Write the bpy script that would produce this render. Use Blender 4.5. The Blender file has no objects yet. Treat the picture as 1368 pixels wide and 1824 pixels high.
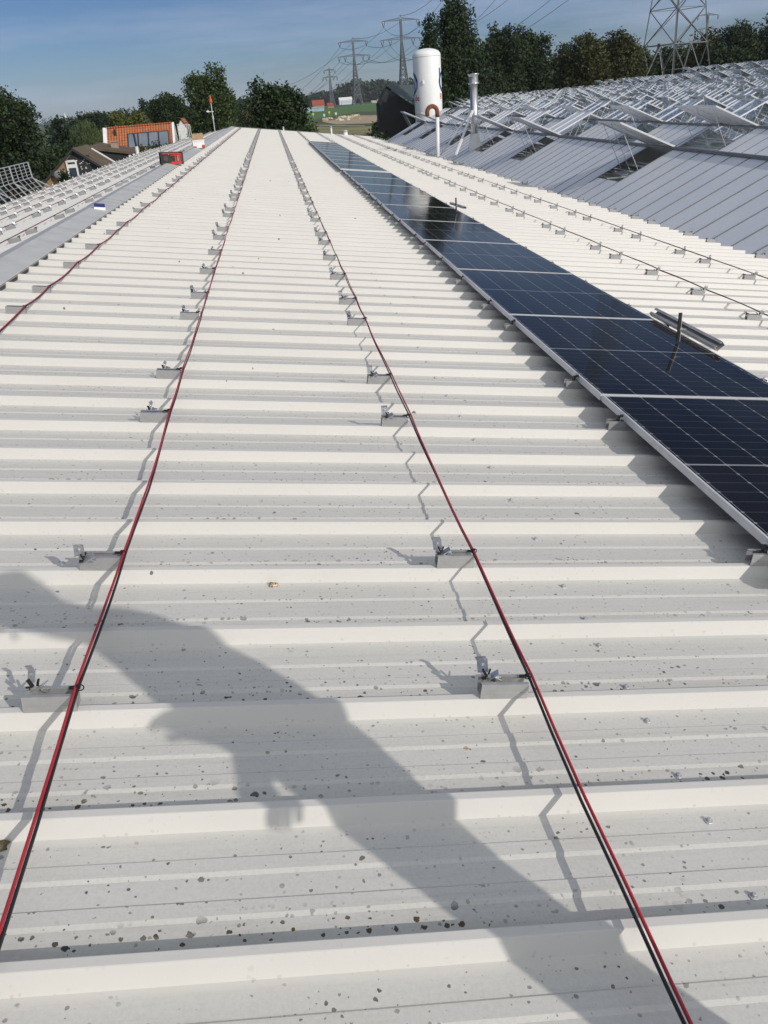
import bpy, math, random
import numpy as np
from mathutils import Vector, Matrix, Euler

sc = bpy.context.scene
COL = sc.collection
PI = math.pi
# ---------------------------------------------------------------- camera
CAM_Z = 7.0                       # camera height above the ground
AL = math.radians(7.9)            # fall of the sunny roof slope
H = 1.3222                        # camera height above the rib tops
PITCH = 0.333
Y0 = 0.9794                       # far edge of rib crown 0
F = 1466.95
yaw, pit, rol = .15630, .44980, .07140
_f = np.array([math.sin(yaw)*math.cos(pit), math.cos(yaw)*math.cos(pit), -math.sin(pit)])
_r = np.cross(_f, [0, 0, 1]); _r /= np.linalg.norm(_r); _u = np.cross(_r, _f)
R0 = np.array([math.cos(rol)*_r+math.sin(rol)*_u, -math.sin(rol)*_r+math.cos(rol)*_u, _f])
ca, sa = math.cos(AL), math.sin(AL)
M = np.array([[ca, 0, sa], [0, 1, 0], [-sa, 0, ca]])
CAMP = np.array([0, 0, CAM_Z])
cd = bpy.data.cameras.new('camera'); cam = bpy.data.objects.new('camera', cd); COL.objects.link(cam)
cols = (M @ R0.T)
mw = Matrix.Identity(4)
for i in range(3):
    mw[i][0] = cols[i][0]; mw[i][1] = cols[i][1]; mw[i][2] = -cols[i][2]; mw[i][3] = CAMP[i]
cam.matrix_world = mw
cd.sensor_fit = 'VERTICAL'; cd.angle = 2*math.atan(912/F); cd.clip_end = 30000; cd.clip_start = .05
sc.camera = cam
# ---------------------------------------------------------------- light
SUN_L = M @ np.array([.95, -1.30, 1.0]); SUN_L /= np.linalg.norm(SUN_L)   # towards the sun
sun_el = math.asin(SUN_L[2]); sun_az = math.atan2(SUN_L[0], SUN_L[1])
SUN_STRENGTH = 2.6; SKY_STRENGTH = .135; EXPOSURE = 0.0
sl = bpy.data.lights.new('sun', 'SUN'); sl.energy = SUN_STRENGTH; sl.angle = math.radians(.5); sl.color = (1, .94, .865)
so = bpy.data.objects.new('sun', sl); COL.objects.link(so)
so.rotation_euler = Vector(SUN_L).to_track_quat('Z', 'Y').to_euler(); so.location = (0, 0, 60)
w = bpy.data.worlds.new('World'); sc.world = w; w.use_nodes = True
nt = w.node_tree; nt.nodes.clear()
out = nt.nodes.new('ShaderNodeOutputWorld'); bg = nt.nodes.new('ShaderNodeBackground')
sky = nt.nodes.new('ShaderNodeTexSky'); sky.sky_type = 'NISHITA'; sky.sun_disc = False
sky.sun_elevation = sun_el; sky.sun_rotation = sun_az
sky.air_density = 1.0; sky.dust_density = .35; sky.ozone_density = 5.0
bg.inputs['Strength'].default_value = SKY_STRENGTH
tc = nt.nodes.new('ShaderNodeTexCoord'); mp = nt.nodes.new('ShaderNodeMapping')
mp.inputs['Scale'].default_value = (1.6, 2.2, 14.0); mp.inputs['Rotation'].default_value = (0.12, 0.1, .4)
nz = nt.nodes.new('ShaderNodeTexNoise'); nz.inputs['Scale'].default_value = 1.6; nz.inputs['Detail'].default_value = 6; nz.inputs['Roughness'].default_value = .62
rp = nt.nodes.new('ShaderNodeValToRGB'); rp.color_ramp.elements[0].position = .43; rp.color_ramp.elements[1].position = .72
rp.color_ramp.elements[0].color = (0, 0, 0, 1); rp.color_ramp.elements[1].color = (.62, .62, .62, 1)
mx = nt.nodes.new('ShaderNodeMix'); mx.data_type = 'RGBA'
nt.links.new(tc.outputs['Generated'], mp.inputs['Vector']); nt.links.new(mp.outputs[0], nz.inputs['Vector'])
nt.links.new(nz.outputs['Fac'], rp.inputs['Fac']); nt.links.new(rp.outputs[0], mx.inputs[0])
nt.links.new(sky.outputs[0], mx.inputs[6]); mx.inputs[7].default_value = (9.2, 9.4, 9.4, 1)
tn_ = nt.nodes.new('ShaderNodeMix'); tn_.data_type = 'RGBA'; tn_.blend_type = 'MULTIPLY'; tn_.inputs[0].default_value = 1
nt.links.new(mx.outputs[2], tn_.inputs[6]); sz_ = nt.nodes.new('ShaderNodeSeparateXYZ'); nt.links.new(tc.outputs['Generated'], sz_.inputs[0])
rz_ = nt.nodes.new('ShaderNodeValToRGB'); rz_.color_ramp.elements[0].position = .0; rz_.color_ramp.elements[0].color = (.36, .415, .54, 1); rz_.color_ramp.elements[1].position = .17; rz_.color_ramp.elements[1].color = (.225, .275, .40, 1)
nt.links.new(sz_.outputs[2], rz_.inputs[0]); nt.links.new(rz_.outputs[0], tn_.inputs[7])
# unseen bright cloud round the sun, added behind the camera for neutral fill
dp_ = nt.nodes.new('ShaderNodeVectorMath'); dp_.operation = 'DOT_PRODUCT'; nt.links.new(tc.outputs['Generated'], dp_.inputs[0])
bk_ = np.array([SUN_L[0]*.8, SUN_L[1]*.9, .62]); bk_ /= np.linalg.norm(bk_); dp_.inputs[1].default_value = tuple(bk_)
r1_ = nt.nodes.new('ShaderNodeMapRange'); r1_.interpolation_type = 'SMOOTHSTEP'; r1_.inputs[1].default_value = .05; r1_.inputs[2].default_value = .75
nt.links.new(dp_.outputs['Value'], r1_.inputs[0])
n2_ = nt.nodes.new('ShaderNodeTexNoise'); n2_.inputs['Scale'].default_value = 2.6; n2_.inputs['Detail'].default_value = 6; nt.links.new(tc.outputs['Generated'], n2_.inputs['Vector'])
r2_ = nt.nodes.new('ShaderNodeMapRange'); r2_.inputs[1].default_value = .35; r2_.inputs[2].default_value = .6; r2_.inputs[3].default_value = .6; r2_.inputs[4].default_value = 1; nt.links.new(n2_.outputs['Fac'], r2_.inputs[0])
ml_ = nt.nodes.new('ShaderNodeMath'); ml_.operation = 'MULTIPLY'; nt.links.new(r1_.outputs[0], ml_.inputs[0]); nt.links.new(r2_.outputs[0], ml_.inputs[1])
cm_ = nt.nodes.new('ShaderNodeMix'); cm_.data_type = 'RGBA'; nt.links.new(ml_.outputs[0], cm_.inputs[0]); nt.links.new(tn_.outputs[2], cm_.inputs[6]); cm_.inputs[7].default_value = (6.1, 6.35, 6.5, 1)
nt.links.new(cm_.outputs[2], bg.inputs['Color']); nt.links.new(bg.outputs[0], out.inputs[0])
sc.view_settings.view_transform = 'Standard'; sc.view_settings.look = 'None'
sc.view_settings.exposure = EXPOSURE; sc.view_settings.gamma = 1

# ---------------------------------------------------------------- coordinate helpers
def ray(x, y): return M @ (R0.T @ np.array([(x-684)/F, -(y-912)/F, 1]))
def at(x, y, Y):                                   # world point seen at photo position x, y at distance Y
    d = ray(x, y); return CAMP + d*(Y/d[1])
def gnd(x, y, z=0):
    d = ray(x, y); return CAMP + d*((z-CAM_Z)/d[2])
def RW(p): return CAMP + M @ (np.asarray(p, float)-np.array([0, 0, H]))   # sunny-slope frame -> world
def px(Pw):
    q = R0 @ (M.T @ (np.asarray(Pw, float)-CAMP)); return 684+F*q[0]/q[2], 912-F*q[1]/q[2], q[2]
RIDGE = RW((-2.2, 0, 0))                           # where both slopes would meet
AL2 = math.radians(9.8); c2, s2 = math.cos(AL2), math.sin(AL2)
M2 = np.array([[c2, 0, -s2], [0, 1, 0], [s2, 0, c2]])
def LW(p): return RIDGE + M2 @ np.asarray(p, float)                       # shaded-slope frame (x negative downhill) -> world

def ordinal(n):
    o = ['zeroth', 'nearest', 'second', 'third', 'fourth', 'fifth', 'sixth', 'seventh', 'eighth', 'ninth', 'tenth', 'eleventh', 'twelfth',
         'thirteenth', 'fourteenth', 'fifteenth', 'sixteenth', 'seventeenth', 'eighteenth', 'nineteenth', 'twentieth']
    if n <= 20: return o[n]
    t = ['', '', 'twenty', 'thirty', 'forty', 'fifty', 'sixty', 'seventy', 'eighty', 'ninety']
    t2 = ['', '', 'twentieth', 'thirtieth', 'fortieth', 'fiftieth', 'sixtieth', 'seventieth', 'eightieth', 'ninetieth']
    if n % 10 == 0: return t2[n//10]
    return t[n//10]+'-'+('first' if n % 10 == 1 else o[n % 10])

# ---------------------------------------------------------------- mesh builder
class MB:
    def __init__(s): s.v = []; s.f = []; s.m = []
    def quad(s, pts, m=0):
        n = len(s.v); s.v += [tuple(map(float, p)) for p in pts]; s.f.append(tuple(range(n, n+len(pts)))); s.m.append(m)
    def box(s, c, d, m=0, rot=None):
        n = len(s.v); c = np.asarray(c, float); hx, hy, hz = [k/2 for k in d]
        for sx in (-1, 1):
            for sy in (-1, 1):
                for sz in (-1, 1):
                    p = np.array([sx*hx, sy*hy, sz*hz])
                    if rot is not None: p = rot @ p
                    s.v.append(tuple(c+p))
        for q in ((0, 1, 3, 2), (4, 6, 7, 5), (0, 4, 5, 1), (2, 3, 7, 6), (0, 2, 6, 4), (1, 5, 7, 3)):
            s.f.append(tuple(n+i for i in q)); s.m.append(m)
    def beam(s, p, q, w_, h_, m=0, up=(0, 0, 1)):
        p = np.asarray(p, float); q = np.asarray(q, float); d = q-p; L = np.linalg.norm(d)
        if L < 1e-6: return
        d /= L; a = np.cross(d, up)
        if np.linalg.norm(a) < 1e-3: a = np.cross(d, (1, 0, 0))
        a /= np.linalg.norm(a); b = np.cross(a, d)
        s.box((p+q)/2, (w_, L, h_), m, np.array([a, d, b]).T)
    def tube(s, pts, r, n=8, m=0, cap=True):
        pts = [np.asarray(p, float) for p in pts]; k0 = len(s.v); N = len(pts)
        rr = r if hasattr(r, '__len__') else [r]*N
        prev = None
        for i, p in enumerate(pts):
            d = pts[min(i+1, N-1)]-pts[max(i-1, 0)]; d /= (np.linalg.norm(d)+1e-12)
            a = np.cross(d, (0, 0, 1)) if prev is None else prev-d*np.dot(prev, d)
            if np.linalg.norm(a) < 1e-3: a = np.cross(d, (1, 0, 0))
            a /= np.linalg.norm(a); prev = a; b = np.cross(d, a)
            for j in range(n):
                t = 2*PI*j/n; s.v.append(tuple(p+rr[i]*(math.cos(t)*a+math.sin(t)*b)))
        for i in range(N-1):
            for j in range(n):
                j2 = (j+1) % n
                s.f.append((k0+i*n+j, k0+i*n+j2, k0+(i+1)*n+j2, k0+(i+1)*n+j)); s.m.append(m)
        if cap:
            s.f.append(tuple(k0+j for j in range(n))[::-1]); s.m.append(m)
            s.f.append(tuple(k0+(N-1)*n+j for j in range(n))); s.m.append(m)
    def lathe(s, prof, c=(0, 0, 0), n=24, m=0, R=None):
        k0 = len(s.v); c = np.asarray(c, float)
        for r, z in prof:
            for j in range(n):
                t = 2*PI*j/n; p = np.array([r*math.cos(t), r*math.sin(t), z])
                if R is not None: p = R @ p
                s.v.append(tuple(c+p))
        for i in range(len(prof)-1):
            for j in range(n):
                j2 = (j+1) % n
                s.f.append((k0+i*n+j, k0+i*n+j2, k0+(i+1)*n+j2, k0+(i+1)*n+j)); s.m.append(m)
        s.f.append(tuple(k0+j for j in range(n))[::-1]); s.m.append(m)
        s.f.append(tuple(k0+(len(prof)-1)*n+j for j in range(n))); s.m.append(m)
    def prism(s, poly, y0, y1, m=0):                 # poly in xz, extruded along y
        n = len(poly); k0 = len(s.v)
        for y in (y0, y1):
            for x, z in poly: s.v.append((x, y, z))
        for i in range(n):
            j = (i+1) % n; s.f.append((k0+i, k0+j, k0+n+j, k0+n+i)); s.m.append(m)
        s.f.append(tuple(k0+i for i in range(n))[::-1]); s.m.append(m)
        s.f.append(tuple(k0+n+i for i in range(n))); s.m.append(m)
    def add(s, o, fn=None, m=None):
        k = len(s.v); s.v += [tuple(fn(p)) if fn else p for p in o.v]
        s.f += [tuple(i+k for i in f) for f in o.f]; s.m += (o.m if m is None else [m]*len(o.m))
    def mesh(s, name, mats, smooth=False):
        me = bpy.data.meshes.new(name); me.from_pydata(s.v, [], s.f)
        for mt in (mats if isinstance(mats, (list, tuple)) else [mats]): me.materials.append(mt)
        me.polygons.foreach_set('material_index', s.m)
        if smooth: me.polygons.foreach_set('use_smooth', [True]*len(s.f))
        me.update(); return me
    def build(s, name, mats, parent=None, smooth=False):
        return link(name, s.mesh(name, mats, smooth), parent)
def link(name, me, parent=None, loc=None, rot=None):
    o = bpy.data.objects.new(name, me); COL.objects.link(o)
    if parent: o.parent = parent
    if loc is not None: o.location = tuple(map(float, loc))
    if rot is not None: o.rotation_euler = rot
    return o
def tag(o, label=None, cat=None, group=None, kind=None):
    if label: o['label'] = label
    if cat: o['category'] = cat
    if group: o['group'] = group
    if kind: o['kind'] = kind
    return o
def thing(name, label, cat, loc=(0, 0, 0), rot=(0, 0, 0), group=None):
    o = link(name, None, None, loc, rot); o.empty_display_size = .1
    return tag(o, label, cat, group)

# ---------------------------------------------------------------- materials
class NT:
    def __init__(s, name):
        s.m = bpy.data.materials.new(name); s.m.use_nodes = True; s.t = s.m.node_tree
        s.b = s.t.nodes['Principled BSDF']
    def n(s, typ, **k):
        o = s.t.nodes.new(typ)
        for a, b in k.items(): setattr(o, a, b)
        return o
    def l(s, a, b): s.t.links.new(a, b)
    def coord(s, scale=(1, 1, 1), out='Object'):
        c = s.n('ShaderNodeTexCoord'); m = s.n('ShaderNodeMapping'); m.inputs['Scale'].default_value = scale
        s.l(c.outputs[out], m.inputs[0]); return m.outputs[0]
    def noise(s, vec, sc_, det=4, ro=.55):
        o = s.n('ShaderNodeTexNoise'); o.inputs['Scale'].default_value = sc_; o.inputs['Detail'].default_value = det; o.inputs['Roughness'].default_value = ro
        s.l(vec, o.inputs['Vector']); return o.outputs['Fac']
    def ramp(s, fac, stops):
        o = s.n('ShaderNodeValToRGB'); e = o.color_ramp.elements
        while len(e) < len(stops): e.new(.5)
        for i, (p, c) in enumerate(stops):
            e[i].position = p; e[i].color = (c, c, c, 1) if not hasattr(c, '__len__') else (*c, 1)
        s.l(fac, o.inputs[0]); return o.outputs[0]
    def math(s, op, a, b=None, c=None, clamp=False):
        o = s.n('ShaderNodeMath', operation=op); o.use_clamp = clamp
        for i, x in enumerate((a, b, c)):
            if x is None: continue
            if isinstance(x, (int, float)): o.inputs[i].default_value = x
            else: s.l(x, o.inputs[i])
        return o.outputs[0]
    def mix(s, fac, a, b, blend='MIX'):
        o = s.n('ShaderNodeMix', data_type='RGBA'); o.blend_type = blend
        for i, x in ((0, fac), (6, a), (7, b)):
            if isinstance(x, (int, float)): o.inputs[i].default_value = x
            elif isinstance(x, tuple): o.inputs[i].default_value = (*x, 1)
            else: s.l(x, o.inputs[i])
        return o.outputs[2]
    def bump(s, hgt, st=.2, dist=.01):
        o = s.n('ShaderNodeBump'); o.inputs['Strength'].default_value = st; o.inputs['Distance'].default_value = dist
        s.l(hgt, o.inputs['Height']); s.l(o.outputs[0], s.b.inputs['Normal'])
    def set(s, col=None, rough=None, metal=None, spec=None):
        if col is not None:
            if isinstance(col, tuple): s.b.inputs['Base Color'].default_value = (*col, 1)
            else: s.l(col, s.b.inputs['Base Color'])
        if rough is not None:
            if isinstance(rough, (int, float)): s.b.inputs['Roughness'].default_value = rough
            else: s.l(rough, s.b.inputs['Roughness'])
        if metal is not None: s.b.inputs['Metallic'].default_value = metal
        if spec is not None: s.b.inputs['Specular IOR Level'].default_value = spec
        return s.m
def simple(name, col, rough=.6, metal=0, var=.12, scale=6, bump=0, spec=None):
    n = NT(name); v = n.coord(); f = n.noise(v, scale, 5)
    c = n.mix(n.ramp(f, [(.3, 0), (.7, 1)]), tuple(x*(1-var) for x in col), tuple(min(1, x*(1+var)) for x in col))
    n.set(c, rough, metal, spec)
    if bump: n.bump(n.noise(v, scale*6, 3), bump)
    return n.m

def roof_material(name, tint=(.645, .628, .592), dirt=1.0):
    n = NT(name); v = n.coord()
    sep = n.n('ShaderNodeSeparateXYZ'); n.l(v, sep.inputs[0])
    yy = n.math('FRACT', n.math('DIVIDE', n.math('SUBTRACT', sep.outputs[1], Y0), PITCH))   # 0 = far edge of a crown
    base = n.mix(n.ramp(n.noise(v, 1.3, 5, .6), [(.3, 0), (.7, 1)]), tint, tuple(x*.94 for x in tint))
    # weathering film in the pan
    pan = n.ramp(yy, [(.02, 0), (.07, 1), (.80, 1), (.87, 0)])
    film = n.ramp(n.noise(n.coord((2.2, 9, 9)), 2.0, 6, .65), [(.28, .25), (.75, 1)])
    k = n.math('MULTIPLY', pan, n.math('MULTIPLY', film, .16*dirt))
    base = n.mix(k, base, (.50, .485, .435))
    fine = n.noise(v, 130, 3, .7)
    base = n.mix(n.math('MULTIPLY', n.ramp(fine, [(.35, 1), (.6, 0)]), n.math('MULTIPLY', pan, .22)), base, (.40, .39, .36))
    # grime kept along the foot behind each rib
    foot = n.ramp(yy, [(.03, 0), (.06, 1), (.12, .75), (.30, 0)])
    gn = n.ramp(n.noise(n.coord((1, 6, 6)), 3.0, 5, .7), [(.35, 0), (.72, 1)])
    base = n.mix(n.math('MULTIPLY', n.math('MULTIPLY', foot, gn), .5*dirt), base, (.34, .32, .24))
    # small lichen spots and droppings, a few scales
    def spots(scale, rmax, keep, col, fac=.85, off=0.0):
        nonlocal base
        mp_ = n.n('ShaderNodeMapping'); mp_.inputs['Location'].default_value = (off, off*.7, 0); n.l(v, mp_.inputs[0])
        jn = n.n('ShaderNodeTexNoise'); jn.inputs['Scale'].default_value = scale*2.2; jn.inputs['Detail'].default_value = 2
        n.l(mp_.outputs[0], jn.inputs['Vector'])
        ad = n.n('ShaderNodeVectorMath', operation='MULTIPLY_ADD'); n.l(jn.outputs['Color'], ad.inputs[0])
        ad.inputs[1].default_value = (.45/scale,)*3; n.l(mp_.outputs[0], ad.inputs[2])
        vo = n.n('ShaderNodeTexVoronoi', feature='F1'); vo.inputs['Scale'].default_value = scale; n.l(ad.outputs[0], vo.inputs['Vector'])
        s2_ = n.n('ShaderNodeSeparateColor'); n.l(vo.outputs['Color'], s2_.inputs[0])
        on = n.math('GREATER_THAN', s2_.outputs[0], 1-keep)
        rr = n.math('MULTIPLY', n.math('POWER', s2_.outputs[1], 2.5), rmax*scale)
        rr = n.math('ADD', rr, .25*rmax*scale)
        hit = n.math('LESS_THAN', n.math('DIVIDE', vo.outputs['Distance'], rr), 1.0)
        k_ = n.math('MULTIPLY', n.math('MULTIPLY', hit, on), fac)
        base = n.mix(k_, base, col)
    patch = n.ramp(n.noise(n.coord((1.6, 5, 5)), 2.3, 4, .7), [(.40, .3), (.62, 1)])
    panm = n.ramp(yy, [(.0, .15), (.06, 1), (.82, 1), (.9, .1)])
    keepbase = base
    spots(75, .0034, .50, (.10, .095, .08), .95)
    spots(38, .0052, .42, (.08, .08, .07), .95, 3.3)
    small = base
    base = n.mix(n.math('MULTIPLY', n.math('MULTIPLY', patch, panm), 1.0), keepbase, small)
    b2 = base
    spots(34, .0052, .26, (.27, .18, .07), .8, 7.1)
    base = n.mix(n.math('MULTIPLY', n.ramp(n.noise(n.coord((1, 3, 3)), 1.9, 3, .6), [(.5, 0), (.66, 1)]), panm), b2, base)
    spots(8.5, .0105, .34, (.11, .11, .10), .9, 1.7)
    b3 = base
    spots(62, .0056, .85, (.085, .065, .035), 1, 11.3)
    spots(26, .0088, .50, (.055, .055, .05), 1, 13.9)
    footm = n.ramp(yy, [(.02, 0), (.05, 1), (.20, 1), (.34, 0)])
    fpatch = n.ramp(n.noise(n.coord((1.1, 3.5, 3.5)), 2.6, 3, .6), [(.40, .15), (.54, 1)])
    base = n.mix(n.math('MULTIPLY', footm, fpatch), b3, base)
    # faint rain streaks running down the slope
    strk = n.ramp(n.noise(n.coord((.9, 26, 8)), 2.0, 5, .7), [(.52, 0), (.8, 1)])
    base = n.mix(n.math('MULTIPLY', n.math('MULTIPLY', strk, panm), .30*dirt), base, (.36, .34, .28))
    n.set(base, .48, 0, .4)
    n.bump(n.math('ADD', n.noise(v, 2.2, 2), n.math('MULTIPLY', n.noise(v, 90, 2), .12)), .35, .006)
    return n.m
M_ROOF = roof_material('painted_steel_roof')
M_ROOF2 = roof_material('painted_steel_roof_back', (.64, .63, .61), .6)
M_CAP = simple('weathered_cap_steel', (.50, .50, .49), .6, .0, .12, 3, .05)
M_CAPD = simple('closure_foam', (.05, .05, .05), .9)
M_ALU = simple('milled_aluminium', (.47, .47, .465), .42, .5, .10, 30, .04)
M_ALU2 = simple('anodised_aluminium', (.70, .70, .70), .42, .3, .08, 12)
M_STEEL = simple('bright_steel', (.60, .60, .60), .33, .8, .1, 20)
M_BLK = simple('black_plastic', (.016, .016, .017), .5, 0, .2, 20)
M_RED = simple('red_cable', (.40, .026, .036), .45, 0, .12, 9)
M_BLKC = simple('black_cable', (.02, .02, .021), .42, 0, .15, 9)
M_GALV = simple('galvanised_steel', (.52, .53, .54), .5, .5, .14, 8, .04)
M_WHITEP = simple('white_paint', (.80, .80, .79), .45, 0, .05, 3)
M_WHITE = simple('tank_white', (.84, .84, .83), .4, 0, .04, .8)

# ---------------------------------------------------------------- roof of the barn
YS, YE = -2.6, 55.6
XE, XR = 6.25, -2.05
barn = thing('barn_building', 'long low barn under a cream ribbed steel roof with mounting brackets', 'building', (0, 0, 0))
def rib_profile(k):
    y = Y0+PITCH*k
    d = .041
    return [(y-.0385, -d), (y-.0225, -.0008), (y-.0205, 0), (y-.002, 0), (y, -.001), (y+.0165, -d),
            (y+.082, -d), (y+.092, -d+.0033), (y+.123, -d+.0033), (y+.128, -d), (y+.181, -d), (y+.191, -d+.0033), (y+.223, -d+.0033), (y+.228, -d)]
kmin = int((YS-Y0)/PITCH); kmax = int((YE-Y0)/PITCH)
def slope_mesh(xs, fn, name, mat, parent, jag=0):
    prof = []
    for k in range(kmin, kmax+1): prof += rib_profile(k)
    V = []; Fc = []
    nx = len(xs)
    for (y, z) in prof:
        for x in xs: V.append(tuple(fn((x, y, z))))
    for i in range(len(prof)-1):
        for j in range(nx-1):
            a = i*nx+j; Fc.append((a, a+1, a+nx+1, a+nx))
    me = bpy.data.meshes.new(name); me.from_pydata(V, [], Fc); me.materials.append(mat); me.update()
    o = link(name, me, parent)
    return o
rs = slope_mesh([XR, 0, 2, 4, XE], lambda p: p, 'roof_sheeting', M_ROOF, barn)
rs.location = tuple(RW((0, 0, 0))); rs.rotation_euler = (0, AL, 0)
tag(rs, 'cream ribbed roof slope facing right')
XL = -5.35
ls = slope_mesh([XL, -2, -.2], lambda p: p, 'roof_sheeting', M_ROOF2, barn)
ls.location = tuple(RIDGE); ls.rotation_euler = (0, -AL2, 0)
tag(ls, 'ribbed roof slope beyond the ridge cap')
# ridge cap: folded flashing laid in lengths, with foam closure below its edge
capm = MB(); cy = YS; i = 0
M_i = M.T
def toR(pw): return M_i @ (np.asarray(pw)-RW((0, 0, 0)))
while cy < YE:
    y1 = min(cy+3.0, YE); z = .004+.0025*(i % 2)
    a = np.array([-1.955, 0, z]); b = np.array([-2.205, 0, z+.028])
    cw = LW((-.26, 0, z+.002)); c = toR(cw)
    for p, q in ((a, b), (b, c)):
        capm.quad([(p[0], cy, p[2]), (p[0], y1+.05, p[2]), (q[0], y1+.05, q[2]), (q[0], cy, q[2])])
    capm.quad([(a[0], cy, a[2]), (a[0]+.004, cy, a[2]-.014), (a[0]+.004, y1, a[2]-.014), (a[0], y1, a[2])])
    capm.quad([(c[0], cy, c[2]), (c[0]-.004, cy, c[2]-.014), (c[0]-.004, y1, c[2]-.014), (c[0], y1, c[2])])
    cy = y1; i += 1
co = capm.build('ridge_cap', M_CAP, barn); co.location = rs.location; co.rotation_euler = rs.rotation_euler
fm = MB(); fm.box((-1.967, (YS+YE)/2, -.018), (.03, YE-YS, .038))
fo = fm.build('ridge_closure', M_CAPD, barn); fo.location = rs.location; fo.rotation_euler = rs.rotation_euler
# walls and gutters
M_WALL = simple('grey_wall_cladding', (.36, .37, .38), .6, 0, .1, 2)
wl = MB()
eR = RW((XE-.12, 0, -.09)); eL = LW((XL+.1, 0, -.09)); rt = RW((-2.2, 0, -.10))
sec = [(eL[0], 0), (eL[0], eL[2]), (rt[0], rt[2]), (eR[0], eR[2]), (eR[0], 0)]
wl.prism(sec, YS+.1, YE-.1)
wl.build('wall', M_WALL, barn)
gt = MB(); g0 = RW((XE, 0, -.06)); gx, gz = g0[0]-.02, g0[2]-.05
gt.prism([(gx, gz), (gx, gz-.14), (gx+.17, gz-.14), (gx+.17, gz-.01), (gx+.155, gz-.01), (gx+.155, gz-.125), (gx+.015, gz-.125), (gx+.015, gz)], YS, YE)
gt.build('gutter', M_GALV, barn)
gt = MB(); g0 = LW((XL, 0, -.06)); gx, gz = g0[0]-.13, g0[2]-.05
gt.prism([(gx, gz), (gx, gz-.14), (gx+.17, gz-.14), (gx+.17, gz-.01), (gx+.155, gz-.01), (gx+.155, gz-.125), (gx+.015, gz-.125), (gx+.015, gz)], YS, YE)
gt.build('gutter', M_GALV, barn)
# far verge flashing
vf = MB()
for a, b in ((RW((-2.2, 0, .02)), RW((XE, 0, .0))), (RW((-2.2, 0, .02)), LW((XL, 0, 0)))):
    vf.quad([(a[0], YE-.10, a[2]+.01), (b[0], YE-.10, b[2]+.012), (b[0], YE+.03, b[2]+.012), (a[0], YE+.03, a[2]+.01)])
    vf.quad([(a[0], YE+.03, a[2]+.01), (b[0], YE+.03, b[2]+.012), (b[0], YE+.03, b[2]-.15), (a[0], YE+.03, a[2]-.15)])
vf.build('verge_flashing', M_WHITEP, barn)

# roofing screws, one washered head each
sm = MB()
sm.lathe([(.0100, 0), (.0100, .0015), (.0088, .0028), (.0052, .0030), (.0052, .0085), (.0035, .0095)], n=12)
SCREW = sm.mesh('roofing_screw', M_GALV, False)
ys = []
for k in range(0, 30):
    yb = Y0+PITCH*k
    ys += [yb+.058, yb+PITCH-.080]
si = 0
for j, y in enumerate(ys):
    x = .967+.004*math.sin(j*2.3)
    X, Yp, zz = px(RW((x, y, -.041)))
    if not (0 < X < 1368 and 0 < Yp < 1824) or y > 8: continue
    si += 1
    o = link('roofing_screw', SCREW, None, RW((x, y, -.041)), (0, AL, j*.7))
    tag(o, 'washered roofing screw, %s from the near end of the line beside the panels' % ordinal(si), 'screw', 'roofing screws in a line along the roof')

# ---------------------------------------------------------------- brackets
K = [2, 4, 8, 10, 14, 16, 19, 22, 25, 27, 31, 33, 37, 39, 42, 45]
n_ = 8
while True:
    a = round(2+5.667*n_)
    if Y0+PITCH*(a+3) > YE-.6: break
    K += [a, a+2 if n_ % 2 else a+3]; n_ += 1
RL, RHT, RWD = .122, .045, .040
def rail_mb(L=RL):
    m = MB(); t = .0022
    # channel open at the top with in-turned lips; origin at bottom front centre, y towards the back
    m.box((0, .0, RHT/2), (L, t, RHT)); m.box((0, RWD, RHT/2), (L, t, RHT)); m.box((0, RWD/2, t/2), (L, RWD-t, t))
    m.box((0, .0050, RHT-t/2), (L, .0078, t)); m.box((0, RWD-.0050, RHT-t/2), (L, .0078, t))
    m.box((0, .0011+.0009, RHT*.48), (L, .0018, .0016)); m.box((0, -.0013, RHT*.40), (L, .0010, .0022))
    return m
def clamp_loose():      # clamp lying tilted in the rail's left end: plate, bolt
    m = MB(); c = np.array([-RL/2+.010, RWD*.55, RHT])
    def rot(ax, a):
        return np.array(Matrix.Rotation(a, 3, ax))
    R1 = rot('Z', -.55) @ rot('X', -.35) @ rot('Y', -.35)
    m.box(c+R1 @ np.array([-.004, 0, .026]), (.030, .003, .032), 0, R1)
    R2 = R1 @ rot('X', .8)
    m.box(c+R1 @ np.array([-.004, -.0045, .0455]), (.030, .003, .014), 0, R2)
    R3 = rot('Y', .95)
    m.box(c+np.array([.020, 0, .004]), (.003, .026, .034), 0, R3)
    m.box(c+np.array([.034, .001, -.004]), (.018, .022, .003), 0, rot('Y', .3))
    m.lathe([(.0045, 0), (.0045, .006), (.003, .007)], c+R1 @ np.array([-.004, -.001, .030]), 8, 0, R1 @ rot('X', PI/2))
    return m
def clamp_rubber():
    m = MB(); c = np.array([-RL/2+.012, RWD*.5, RHT])
    R = np.array(Matrix.Rotation(-.55, 3, 'Y'))
    m.box(c+R @ np.array([.004, -.004, .013]), (.005, .009, .022), 0, R)
    R = np.array(Matrix.Rotation(.25, 3, 'Y'))
    m.box(c+R @ np.array([.006, .009, .010]), (.004, .006, .020), 0, R)
    m.box(c+np.array([-.006, -.010, .002]), (.012, .006, .006))
    return m
def tie_mb(sx=1):
    m = MB(); c = np.array([sx*RL/2, RWD*.8, RHT])
    m.box(c+np.array([-.010*sx, -.004, .003]), (.018, .006, .006)); m.box(c+np.array([.002*sx, -.004, .006]), (.009, .008, .009))
    pts = [c+np.array([sx*.0045, -.002, .001])+.0088*np.array([math.cos(t), .1, math.sin(t)]) for t in np.linspace(0, 2*PI, 11)]
    m.tube(pts, .0016, 5, 0, False)
    return m
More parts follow.
